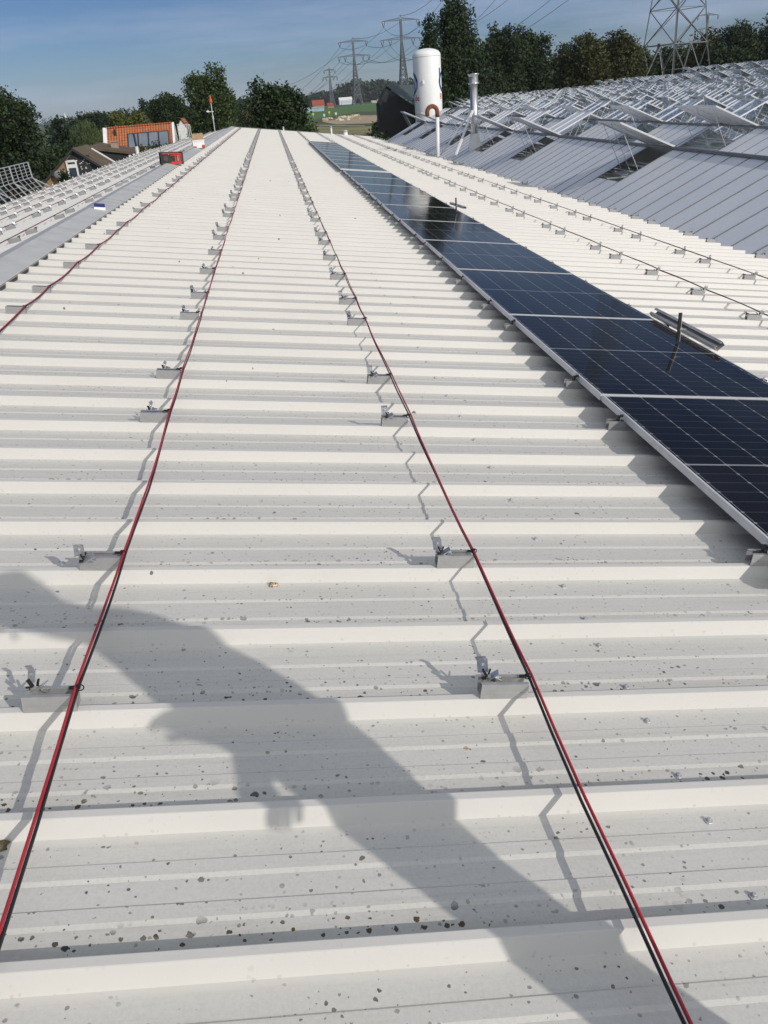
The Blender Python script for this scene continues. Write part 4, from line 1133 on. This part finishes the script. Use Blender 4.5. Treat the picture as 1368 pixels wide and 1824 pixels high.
# lower wing with dark wall, running right behind it
wing = thing('dark_walled_annex', 'low annex with brown flat pitched roof and black boarded wall', 'house', (0, 0, 0))
AY = 86.0
A1, A2 = at(133, 262, AY), at(243, 279, AY); A3, A4 = at(155, 252, AY+5), at(246, 272, AY+5)
R1_, R2_ = at(132, 262, AY+3.0), at(240, 252, AY+9)
q = [at(152, 262, AY-2), at(239, 271.5, AY-2), at(247, 265, AY+7), at(180, 253.5, AY+7)]
m = MB(); m.quad(q); qq = [p-np.array([0, 0, .18]) for p in q]; m.quad(qq[::-1])
for a in range(4): m.quad([q[a], q[(a+1) % 4], qq[(a+1) % 4], qq[a]], 0)
m.build('roof', M_TILE_B, wing)
m = MB(); qi = [q[0]+(.3, .25, -.15), q[1]+(-.25, .25, -.15), q[2]+(-.25, -.2, -.15), q[3]+(.2, -.2, -.15)]
for a in range(4):
    p1, p2 = qi[a], qi[(a+1) % 4]; m.quad([(p1[0], p1[1], 0), (p2[0], p2[1], 0), p2, p1])
m.build('wall', M_DKWOOD, wing)
m = MB()
e0, e1 = q[0]+(0, -.02, .02), at(208, 312, AY-1); m.beam(at(163, 264, 74.8), at(207, 290, 74.8), .10, .10); m.build('verge_board', M_WHITEP, wing)
m = MB()
cb = at(205, 262, 89); m.box(cb+(0, 0, -.3), (.62, .6, 1.5)); m.box(cb+(0, 0, .5), (.8, .75, .12)); m.build('chimney', simple('pale_brick', (.36, .27, .2), .9), wing)
# small white posts/flues in front of annex
for k_, (xx, yy) in enumerate(((232, 283), (239, 281), (245, 279))):
    p = at(xx, yy, 80); t = thing('vent_pipe', 'short white flue pipe by the annex eave, %s of three' % ('leftmost', 'middle', 'rightmost')[k_], 'flue', (p[0], p[1], 0), group='white flues by the annex')
    m = MB(); m.tube([(0, 0, 0), (0, 0, p[2]+.25)], .09, 8); m.build('pipe', M_WHITEP, t); m = MB(); m.lathe([(.10, p[2]+.25), (.10, p[2]+.32)], n=10); m.build('cap', M_WHITEP, t)
p = at(243, 262, 84); t = thing('stove_flue', 'thin dark stove flue in front of the roof windows', 'flue', (p[0], p[1], 0))
m = MB(); m.tube([(0, 0, 0), (0, 0, p[2]+.05)], .16, 8); m.build('base', M_WHITEP, t); m = MB(); m.tube([(0, 0, p[2]), (-.03, 0, at(240, 238, 84)[2])], .09, 8); m.build('pipe', M_DKWOOD, t)
# orange roofed house: slope faces the camera
OY = 104.0
tl_, tr_ = at(188, 231, OY+3.2), at(307, 217, OY+3.2); bl_, br_ = at(187, 256, OY), at(312, 262, OY)
d_ = (tr_-tl_); d_[2] = 0; d_ /= np.linalg.norm(d_); Lx = np.linalg.norm((tr_-tl_)[:2])
zt2 = (tl_[2]+tr_[2])/2; zbm = zt2-3.4; run = 3.2
nrm_ = np.array([d_[1], -d_[0], 0])         # towards the camera
rotz = math.atan2(d_[1], d_[0])
oh = thing('orange_roofed_house', 'house with bright orange pantiles and a row of four dark roof panes', 'house', (tl_[0], tl_[1], 0), (0, 0, rotz))
def sl2(x, u, o=0): return (x, -run*u, zt2-3.4*u+o)   # u 0 ridge..1 eave
m = MB(); m.quad([sl2(0, 1), sl2(Lx, 1), sl2(Lx, 0), sl2(0, 0)]); m.quad([(0, 0, zt2), (Lx, 0, zt2), (Lx, run, zbm), (0, run, zbm)]); m.build('roof', M_TILE_O, oh)
m = MB(); m.quad([(.1, -run+.3, 0), (Lx-.1, -run+.3, 0), (Lx-.1, -run+.3, zbm+.25), (.1, -run+.3, zbm+.25)])
for x_ in (.1, Lx-.1): m.quad([(x_, -run+.3, 0), (x_, run-.3, 0), (x_, run-.3, zbm+.25), (x_, 0, zt2-.05), (x_, -run+.3, zbm+.25)])
m.quad([(.1, run-.3, 0), (Lx-.1, run-.3, 0), (Lx-.1, run-.3, zbm+.25), (.1, run-.3, zbm+.25)])
m.build('wall', M_WHITEP, oh)
for x_ in (-.06, Lx+.02):
    m = MB()
    for s_ in (-1, 1): m.beam((x_, 0, zt2+.02), (x_, s_*run*1.02, zbm-.03), .42 if x_ < 0 else .25, .2)
    m.build('verge_board', M_WHITEP, oh)
m = MB(); m.beam((0, 0, zt2+.06), (Lx, 0, zt2+.06), .24, .14); m.build('ridge_tiles', M_TILE_O, oh)
x0p, x1p = Lx*.325, Lx*.93; pw_ = (x1p-x0p)/4
tilt_ = math.atan2(3.4, run)
for k_ in range(4):
    xa = x0p+k_*pw_; m = MB(); u0_, u1_ = .24, .66
    m.quad([sl2(xa+.03, u1_, .09), sl2(xa+pw_-.03, u1_, .09), sl2(xa+pw_-.03, u0_, .09), sl2(xa+.03, u0_, .09)])
    for uu in (u0_, u1_): m.beam(sl2(xa, uu, .07), sl2(xa+pw_, uu, .07), .10, .12)
    for xx in (xa+.03, xa+pw_-.03): m.beam(sl2(xx, u0_, .07), sl2(xx, u1_, .07), .08, .12)
    rw = MB(); rw.v, rw.f, rw.m = m.v[4:], [tuple(i-4 for i in f) for f in m.f[1:]], m.m[1:]
    w_o = rw.build('roof_window', M_DKWOOD, oh); pn = MB(); pn.quad(m.v[:4]); pn.build('pane', simple('roof_pane', (.14, .17, .22), .06, 0, .2, .7, 0, 1.0), w_o)
m = MB(); m.box(sl2(1.1, .22, .25), (.22, .2, .7)); m.build('flue', M_DKWOOD, oh)
# white/red small roof behind right gable
g1, g2 = at(314, 212, 122), at(331, 218, 122)
t = thing('white_dormer_house', 'small house with red tiles and white gable peeping over the orange roof', 'house', (g1[0], 122, 0))
wz_ = g1[2]; m = MB(); m.prism([(0, 0), (0, wz_-1.0), (.55, wz_-.1), (1.3, wz_-1.2), (1.3, 0)], 0, 5); m.build('wall', M_WHITEP, t)
m = MB(); m.beam((-.15, 2.5, wz_-1.05), (.58, 2.5, wz_+.05), 5.4, .1, up=(0, 1, 0)) if 0 else None
m = MB(); m.quad([(-.2, -.2, wz_-1.2), (.56, -.2, wz_+.05), (.56, 5.2, wz_+.05), (-.2, 5.2, wz_-1.2)]); m.quad([(.56, -.2, wz_+.05), (1.45, -.2, wz_-1.35), (1.45, 5.2, wz_-1.35), (.56, 5.2, wz_+.05)]); m.build('roof', M_TILE_O, t)
# slatted white fence-like balcony right of the gable
p0, p1 = at(316, 221, 108), at(327, 240, 108)
t = thing('slatted_screen', 'white slatted balcony screen right of the orange roof', 'screen', (p0[0], 108, 0))
t.scale = (1.7, 1, 1)
m = MB(); hh_ = p0[2]
for k_ in range(8): m.beam((.12*k_, 0, 0), (.12*k_-.02, 0, hh_-.1*k_*.2), .05, .03)
m.beam((0, 0, hh_-.02), (.85, 0, hh_-.2), .05, .06); m.build('slats', M_WHITEP, t)

# beacon mast at left eave far end
mb_ = at(383, 236, 54.0); t = thing('beacon_mast', 'thin grey mast with orange beacon and small anemometer at the far roof edge', 'mast', (mb_[0], 54, mb_[2]-.4))
hm = at(374, 172, 54)[2]-mb_[2]+.4
lean = at(374, 172, 54)[0]-mb_[0]
m = MB(); m.tube([(0, 0, 0), (lean*.8, 0, hm-.30)], .03, 8); m.tube([(lean*.38, 0, hm*.48), (lean*.45, 0, hm*.56)], .055, 8); m.build('pole', M_GALV, t)
m = MB(); m.beam((lean*.5-.25, 0, hm*.66), (lean*.5+.1, 0, hm*.66), .03, .03); m.lathe([(.07, 0), (.09, .04), (.05, .09)], (lean*.5-.25, 0, hm*.65), 8); m.build('anemometer', M_WHITEP, t)
m = MB(); m.lathe([(.05, hm-.34), (.09, hm-.30), (.085, hm-.12), (.055, hm-.10), (.055, hm+.02), (.02, hm+.06)], (lean*.9, 0, 0), 12); m.build('beacon', simple('orange_beacon', (.62, .10, .02), .4), t)

# ---------------------------------------------------------------- dark barn beyond the greenhouse
M_SLATE = simple('dark_slate_roof', (.06, .085, .085), .6, 0, .12, 1)
DY = 118.0
pk2 = at(702, 152, DY); b1, b2 = at(687, 172, DY), at(725, 195, DY)
t = thing('dark_gabled_barn', 'dark barn with black gable and slate green roof left of the tank', 'barn', (pk2[0], DY, 0))
z1 = pk2[2]; m = MB(); m.prism([(-2.2, 0), (-2.2, z1-2.0), (-1.0, z1-.2), (4.5, z1-3.9), (4.5, 0)], 0, 2.5); m.build('wall', M_DKWOOD, t)
m = MB(); m.quad([(-1.1, -.2, z1), (4.9, -.2, z1-4.0), (4.9, 10.2, z1-4.0), (9, 24, z1+.1)][:0] or [(-1.05, -.2, z1), (4.9, -.2, z1-3.9), (9.0, 11, z1-3.9), (4.2, 11, z1)]); m.quad([(-2.5, -.2, z1-2.2), (-1.05, -.2, z1), (0.2, 2.6, z1), (-1.2, 2.6, z1-2.2)]); m.build('roof', M_SLATE, t)
m = MB(); m.quad([(4.7, 0, 0), (8.8, 11, 0), (8.8, 11, z1-4), (4.7, 0, z1-4)]); m.build('side_wall', M_DKWOOD, t)

# far buildings
def shed(name, lab, cat, Y, x0_, x1_, ytop, hwall, wallm, roofm, depth=12, roofh=.35):
    a, b = at(x0_, ytop, Y), at(x1_, ytop, Y); L = b[0]-a[0]; h = max(2.5, (a[2]+b[2])/2)
    t = thing(name, lab, cat, (a[0], Y, 0))
    m = MB(); m.box((L/2, depth/2, h*hwall/2), (L, depth, h*hwall)); m.build('wall', wallm, t)
    m = MB(); z0_, z1_ = h*hwall, h; m.quad([(-.3, -.3, z0_), (L+.3, -.3, z0_), (L+.3, depth/2, z1_), (-.3, depth/2, z1_)]); m.quad([(-.3, depth+.3, z0_), (L+.3, depth+.3, z0_), (L+.3, depth/2, z1_), (-.3, depth/2, z1_)])
    for xx in (0, L): m.quad([(xx, 0, z0_), (xx, depth, z0_), (xx, depth/2, z1_)])
    m.build('roof', roofm, t)
M_FWH = simple('far_white', (.70, .72, .72), .6); M_FBL = simple('far_pale_blue', (.32, .47, .55), .5); M_FRD = simple('far_red_tiles', (.32, .07, .04), .8); M_FBE = simple('far_beige', (.55, .50, .38), .8)
shed('glasshouse', 'pale blue glasshouse at the far left edge of the green field', 'greenhouse', 700, 543, 577, 191, .75, M_FBL, simple('far_grey_roof', (.40, .44, .46), .6), 14)
shed('farmhouse', 'red roofed farmhouse behind the pale blue glasshouse', 'house', 860, 556, 577, 178, .45, M_BRICK, M_FRD)
shed('farmhouse', 'small red roofed house right of the glasshouse', 'house', 900, 583, 594, 183, .4, M_BRICK, M_FRD)
shed('white_shed', 'white shed with pale roof beyond the green field', 'shed', 1270, 604, 627, 173, .62, M_FWH, simple('far_white_roof', (.78, .77, .72), .6), 16)
shed('white_shed', 'low pale blue lean-to in front of the white shed', 'shed', 1240, 608, 631, 179, .8, simple('far_blue_white', (.55, .62, .70), .6), M_FWH, 8)
shed('farmhouse', 'red brick house seen between the two big trees', 'house', 210, 432, 449, 197, .45, M_BRICK, M_FRD, 8)
shed('beige_shed', 'low beige shed on the field edge, the left one', 'shed', 1150, 662, 671, 179, .5, M_FBE, M_FBE)
shed('beige_shed', 'low pale shed on the field edge, near the dark barn', 'shed', 1150, 673, 681, 177, .5, M_FWH, M_FBE)
# distant tower on left skyline
p = at(118, 216, 3200); t = thing('distant_tower', 'tiny white tower on the left skyline', 'tower', (p[0], 3200, 0))
ht_ = at(117.5, 201, 3200)[2]; m = MB(); m.lathe([(7, 0), (6, ht_*.55), (2.5, ht_*.75), (1.5, ht_)], n=8); m.build('shaft', M_FWH, t)
# markers and heaps on the field
rgh = random.Random(9)
M_YEL = simple('yellow_cloth', (.7, .65, .05), .7)
for k_, (xx, yy, mt, nm, lab) in enumerate(((587, 203, M_YEL, 'field_marker', 'yellow marker board in the field, left of the white one'), (558.5, 206.5, M_YEL, 'field_marker', 'yellow marker board at the field\'s left end'),
        (599, 206, M_FWH, 'field_marker', 'white upright marker in the field'), (578, 209, M_FWH, 'field_marker', 'pale marker near the sandy patch'))):
    p = gnd(xx, yy+3); t = thing(nm, lab, 'marker', (p[0], p[1], 0)); m = MB(); m.box((0, 0, .6), (.08, .08, 1.2)); m.build('post', M_FWH, t); m = MB(); m.box((0, -.06, 1.5), (.8, .05, .9)); m.build('board', mt, t)
for k_ in range(26):
    xx = rgh.uniform(572, 640); yy = 214-(xx-572)*.10+rgh.uniform(-1.5, 5); p = gnd(xx, yy)
    s_ = rgh.uniform(.5, 1.1); blob('hay_heap', (p[0], p[1], 0), (s_*1.3, s_, s_*.8), M_SAND if k_ % 2 else M_FBE, 'small pale heap on the sandy patch in the field', 'heap', k_+60)['group'] = 'pale heaps on the sandy patch'
M_DRK = simple('dark_hedge_ground', (.02, .028, .014), .95, 0, .3, .4)
tree('shrub', 'dark low hedge before the dark barn', 'shrub', 150, 668, 700, 216, 'dark', 2600, .5, 71, shape='bush')
tree('shrub', 'dark hedge strip just beyond the roof end on the right', 'shrub', 95, 630, 690, 236, 'dark', 3500, .4, 72, shape='bush')
tree('shrub', 'low hedge between the field and the roof end', 'shrub', 100, 588, 636, 240, 'green', 2600, .4, 73, shape='bush')

# ---------------------------------------------------------------- pylons and lines
M_PYL = simple('pylon_steel', (.15, .16, .16), .6, .3, .1, .5)
M_PYD = simple('pylon_far_steel', (.13, .145, .16), .7, .2, .1, .1)
M_WIRE = simple('line_wire', (.06, .065, .07), .6, .2)
def pylon(lab, X, Y, hgt, rz, arms, base=4.9, th=.14, mat=None, waist=None, full=True):
    t = thing('pylon', lab, 'pylon', (X, Y, 0), (0, 0, rz), 'high voltage pylons')
    mat = mat or M_PYL
    wst_ = waist or hgt*.16
    def hw_(z):
        if z < wst_: return base*(.68+.32*(1-z/wst_))
        return max(.55, base*.68*(1-.98*(z-wst_)/(hgt*.80-wst_)))
    m = MB(); lv = [0]; 
    wz_ = waist or hgt*.16; lv.append(wz_); z = wz_
    while z < hgt-2: 
        z += max(2.0, hw_(z)*1.45); lv.append(min(z, hgt))
    C4 = lambda z: [np.array([sx*hw_(z), sy*hw_(z), z]) for sx, sy in ((-1, -1), (1, -1), (1, 1), (-1, 1))]
    for a, b in zip(lv[:-1], lv[1:]):
        A, B = C4(a), C4(b)
        for j in range(4):
            m.beam(A[j], B[j], th*1.5, th*1.5)
            j2 = (j+1) % 4
            if a == 0:
                mid = (B[j]+B[j2])/2; m.beam(A[j], mid, th*1.3, th*1.3); m.beam(A[j2], mid, th*1.3, th*1.3); m.beam(B[j], B[j2], th*1.4, th*1.4)
                if full:
                    for f1 in (.35, .68):
                        for (P0, P1) in ((A[j], B[j]), (A[j2], B[j2])):
                            l1 = P0+(P1-P0)*f1; l2 = P0+(mid-P0)*f1; m.beam(l1, l2, th*.6, th*.6); l3 = P0+(P1-P0)*(f1+.3); m.beam(l2, l3, th*.6, th*.6)
                        # noqa
                    m.box(mid, (th*5, th*1.2, th*5) if j % 2 == 0 else (th*1.2, th*5, th*5))
            else:
                m.beam(A[j], B[j2], th, th); m.beam(A[j2], B[j], th, th)
                if (lv.index(a) % 2) == 0: m.beam(A[j], A[j2], th*.8, th*.8)
    m.build('lattice_body', mat, t)
    pts = []
    for (za, La, hang) in arms:
        m = MB(); r_ = hw_(za)
        for s_ in (-1, 1):
            tip = np.array([s_*La, 0, za])
            for sy in (-1, 1):
                m.beam((s_*r_, sy*r_, za), tip, th, th); m.beam((s_*r_, sy*r_, za+1.8), tip, th, th)
            for q in range(1, 7):
                f_ = q/7; x_ = s_*(r_+(La-r_)*f_); zt_2 = za+1.8*(1-f_); m.beam((x_, r_*(1-f_), za), (x_, 0, zt_2), th*.6, th*.6); x2_ = s_*(r_+(La-r_)*(f_-1/7)); m.beam((x2_, 0, za+1.8*(1-f_+1/7)), (x_, 0, za), th*.6, th*.6)
        m.build('crossarm', mat, t)
        for s_ in (-1, 1):
            for xa in hang:
                mi = MB(); x_ = s_*xa; z0_ = za-.1
                mi.beam((x_-1.3, 0, z0_), (x_, 0, z0_-4.2), th*.9, th*.9); mi.beam((x_+1.3, 0, z0_), (x_, 0, z0_-4.2), th*.9, th*.9)
                mi.build('insulator', M_DKWOOD, t); pts.append((x_, z0_-4.2))
    m = MB(); m.tube([(0, 0, hgt-.5), (0, 0, hgt+.8)], th, 4); m.build('peak', mat, t)
    return t, pts, rz
def pyl_at(xp, yt, hgt):   # pylon whose top is at photo x,y and of height hgt above ground
    # distance where top height matches
    d = ray(xp, yt); k = (hgt-CAM_Z)/d[2]; P = CAMP+d*k; return P[0], P[1]
AX = 24
bt = at(1204, 60, 142)
line = []
armsA = lambda h: [(h*.955, 15, (14.2,)), (h*.745, 17, (16, 9.5))]
line.append(pylon('big lattice pylon with its top cut off, right behind the greenhouse', bt[0], 142, 58, .34, armsA(58), 4.9, .105, None, at(1204, 79, 142)[2]))
xa, ya = pyl_at(713, 29, 62); line.append(pylon('tallest looking distant pylon, left of the poplar', xa, ya, 62, .12, armsA(62), 5.0, .42, M_PYD, None, False))
xb, yb_ = pyl_at(628, 69, 62); line.append(pylon('middle distant pylon of the three over the field', xb, yb_, 62, .12, armsA(62), 5.0, .5, M_PYD, None, False))
xc_, yc_ = pyl_at(451, 146, 62); line.append(pylon('faint far pylon above the dark round tree', xc_, yc_, 62, .1, armsA(62), 5.4, .9, M_PYD, None, False))
xd, yd = pyl_at(586, 121, 48); pylon('smaller three-armed pylon, lowest over the field', xd, yd, 48, .1, [(45, 8.0, (7.6,)), (36, 11, (10.5, 5.5))], 4.0, .5, M_PYD, None, False)
xe, ye = pyl_at(1262, 22, 62); pylon('thin distant pylon seen just right of the big one', xe, ye, 62, .3, armsA(62), 5, .4, M_PYD, None, False)
def W_(o, p): 
    c, s = math.cos(o.rotation_euler[2]), math.sin(o.rotation_euler[2]); return np.array([o.location[0]+p[0]*c, o.location[1]+p[0]*s, p[1]])
wi = 0
for (a, pa, _), (b, pb_, _) in zip(line[:-1], line[1:]):
    if b is line[3][0]: r_ = .16
    else: r_ = .045 if a is line[0][0] else .10
    for q, (p0_, p1_) in enumerate(zip(pa+[(0, 58.5)], pb_+[(0, 62.5)])):
        P0_, P1_ = W_(a, p0_), W_(b, p1_); L_ = np.linalg.norm(P1_-P0_); N_ = 24; sagw = L_*.030 if q < len(pa) else L_*.018
        pts = [P0_+(P1_-P0_)*i/N_-np.array([0, 0, 4*sagw*(i/N_)*(1-i/N_)]) for i in range(N_+1)]
        radii = [r_+(r_*2.2 if a is line[0][0] else r_)*i/N_ for i in range(N_+1)]
        m = MB(); m.tube(pts, radii, 4); o = m.build('power_line', M_WIRE)
        tag(o, 'thin overhead line, wire %s, %s' % (ordinal(q+1).replace('nearest', 'first'), ('from the big pylon to the tallest distant one', 'between the tallest and the middle distant pylon', 'from the middle pylon to the faint far one')[[x_[0] for x_ in line].index(a)]), 'power line', 'overhead lines between the pylons')

# ---------------------------------------------------------------- the other worker, standing right of the camera
def person():
    fx, fy = 1.27, .106                                  # feet on the roof (slope frame)
    foot = RW((fx, fy, -.0))
    sh = np.array([-SUN_L[0], -SUN_L[1], 0]); sh /= np.linalg.norm(sh)
    fwd = np.array([sh[1], -sh[0], 0])*-1                # facing, square to the light, towards the camera side
    if fwd[0] > 0: fwd = -fwd
    side = np.array([-fwd[1], fwd[0], 0])
    def P(f, s_, z): return tuple(f*fwd+s_*side+np.array([0, 0, z]))
    V = []; E = []; Rr = []
    def add(p, r, par=None):
        V.append(p); Rr.append(r); i = len(V)-1
        if par is not None: E.append((par, i))
        return i
    pel = add(P(.02, 0, .92), (.115, .15))
    wst = add(P(-.025, 0, 1.07), (.135, .15), pel); ch = add(P(.035, 0, 1.26), (.125, .17), wst); up = add(P(.03, 0, 1.42), (.115, .16), ch)
    nk = add(P(.10, 0, 1.53), (.062, .062), up); hb = add(P(.175, 0, 1.60), (.082, .076), nk); hd = add(P(.215, 0, 1.665), (.108, .09), hb); ht2 = add(P(.22, 0, 1.735), (.08, .07), hd)
    for s_ in (-1, 1):
        hp = add(P(.02, s_*.09, .84), (.098, .098), pel); kn = add(P(.02+.02*s_, s_*.11, .48), (.068, .066), hp); an = add(P(-.01+.04*s_, s_*.12, .10), (.045, .045), kn)
        hl = add(P(-.03+.04*s_, s_*.12, .045), (.042, .038), an); add(P(.14+.04*s_, s_*.135, .03), (.03, .042), hl)
        shd = add(P(.03, s_*.17, 1.41), (.07, .07), up)
        if s_ == 1: el = add(P(.01, .25, 1.15), (.05, .05), shd); wr_ = add(P(.13, .06, 1.22), (.036, .036), el)
        else: el = add(P(.0, -.25, 1.10), (.05, .05), shd); wr_ = add(P(.12, -.06, 1.07), (.036, .036), el)
        w0 = np.array(V[wr_]); e0_ = np.array(V[el]); dd = (w0-e0_)/np.linalg.norm(w0-e0_)
        pm = add(tuple(w0+dd*.05), (.020, .040), wr_); km = add(tuple(w0+dd*.09), (.014, .040), pm)
        lat_ = np.cross(dd, (0, 0, 1)); lat_ /= np.linalg.norm(lat_)
        for q_, ln_ in ((-.030, .058), (-.010, .070), (.010, .066), (.030, .052)):
            k1_ = add(tuple(w0+dd*.10+lat_*q_), (.0095, .0095), km); k2_ = add(tuple(w0+dd*(.10+ln_*.5)+lat_*q_+np.array([0, 0, -.008])), (.0088, .0088), k1_)
            add(tuple(w0+dd*(.10+ln_*.8)+lat_*q_+np.array([0, 0, -.032])), (.0078, .0078), k2_)
        t1_ = add(tuple(w0+dd*.045-s_*lat_*.040), (.011, .011), pm); add(tuple(w0+dd*.085-s_*lat_*.058+np.array([0, 0, -.010])), (.009, .009), t1_)
    me = bpy.data.meshes.new('body'); me.from_pydata(V, E, []); me.update()
    o = bpy.data.objects.new('body', me); COL.objects.link(o)
    md = o.modifiers.new('s', 'SKIN'); sv = me.skin_vertices[0].data
    for i, r in enumerate(Rr): sv[i].radius = r
    sv[0].use_root = True
    s2m = o.modifiers.new('u', 'SUBSURF'); s2m.levels = 2; s2m.render_levels = 2
    dg = bpy.context.evaluated_depsgraph_get(); me2 = bpy.data.meshes.new_from_object(o.evaluated_get(dg)); bpy.data.objects.remove(o)
    skin = simple('skin', (.45, .27, .20), .5, 0, .05, 10); shirt = simple('navy_workwear', (.03, .04, .07), .85, 0, .15, 20, .2); trou = simple('grey_trousers', (.07, .07, .075), .9, 0, .15, 20, .2); boot = simple('work_boots', (.06, .04, .025), .7)
    me2.materials.clear()
    for mt in (skin, shirt, trou, boot): me2.materials.append(mt)
    for pl in me2.polygons:
        c = np.array(pl.center); f_ = c @ fwd
        pl.use_smooth = True
        if c[2] > 1.53 and f_ > .08: k_ = 0
        elif c[2] > .95 and f_ > .15 and abs(side @ c) < .16 and c[2] < 1.32: k_ = 0
        elif c[2] > .94: k_ = 1
        elif c[2] > .11: k_ = 2
        else: k_ = 3
        
        pl.material_index = k_
    t = thing('person', 'person in work clothes whose long shadow falls across the near roof', 'person', foot)
    me2.name = 'body'; link('body', me2, t)
    # face details, hair and cap
    hc = np.array(P(.215, 0, 1.675))
    Rm_ = np.array([fwd, side, [0, 0, 1]]).T
    m = MB(); m.lathe([(.098, .02), (.101, .05), (.088, .085), (.05, .108), (.01, .113)], hc, 20, 0, Rm_); m.box(hc+fwd*.125+np.array([0, 0, .028]), (.09, .13, .010), 0, Rm_); m.build('cap', simple('dark_cap', (.03, .03, .035), .8), t, True)
    m = MB(); m.lathe([(.085, -.05), (.098, -.01), (.099, .03)], hc-fwd*.014, 18, 0, Rm_); m.build('hair', simple('brown_hair', (.05, .03, .02), .8), t, True)
    m = MB()
    for s_ in (-1, 1): m.lathe([(.002, -.011), (.010, -.006), (.0125, 0), (.010, .006), (.002, .011)], hc+fwd*.082+side*s_*.032, 10, 0, Rm_)
    m.build('eyes', M_WHITEP, t, True)
    m = MB(); m.beam(hc+fwd*.088+np.array([0, 0, .005]), hc+fwd*.116+np.array([0, 0, -.032]), .020, .022); m.build('nose', skin, t)
    m = MB(); m.box(hc+fwd*.088+np.array([0, 0, -.062]), (.012, .045, .010), 0, Rm_); m.build('mouth', simple('lips', (.35, .13, .11), .5), t)
    m = MB()
    for s_ in (-1, 1): m.lathe([(.004, -.03), (.014, -.012), (.016, .01), (.006, .03)], hc+side*s_*.088-fwd*.005, 8, 0, Rm_)
    m.build('ears', skin, t, True)
person()

# ---------------------------------------------------------------- haze
hz_ = bpy.data.materials.new('haze_air'); hz_.use_nodes = True; tn = hz_.node_tree; tn.nodes.clear()
ho = tn.nodes.new('ShaderNodeOutputMaterial'); hv = tn.nodes.new('ShaderNodeVolumePrincipled'); tn.links.new(hv.outputs[0], ho.inputs['Volume'])
hv.inputs['Color'].default_value = (.86, .92, 1, 1); hv.inputs['Density'].default_value = .00009; hv.inputs['Anisotropy'].default_value = 0
m = MB(); m.box((0, 3250, 36), (8600, 8300, 74)); o = m.build('haze', hz_); o['kind'] = 'stuff'
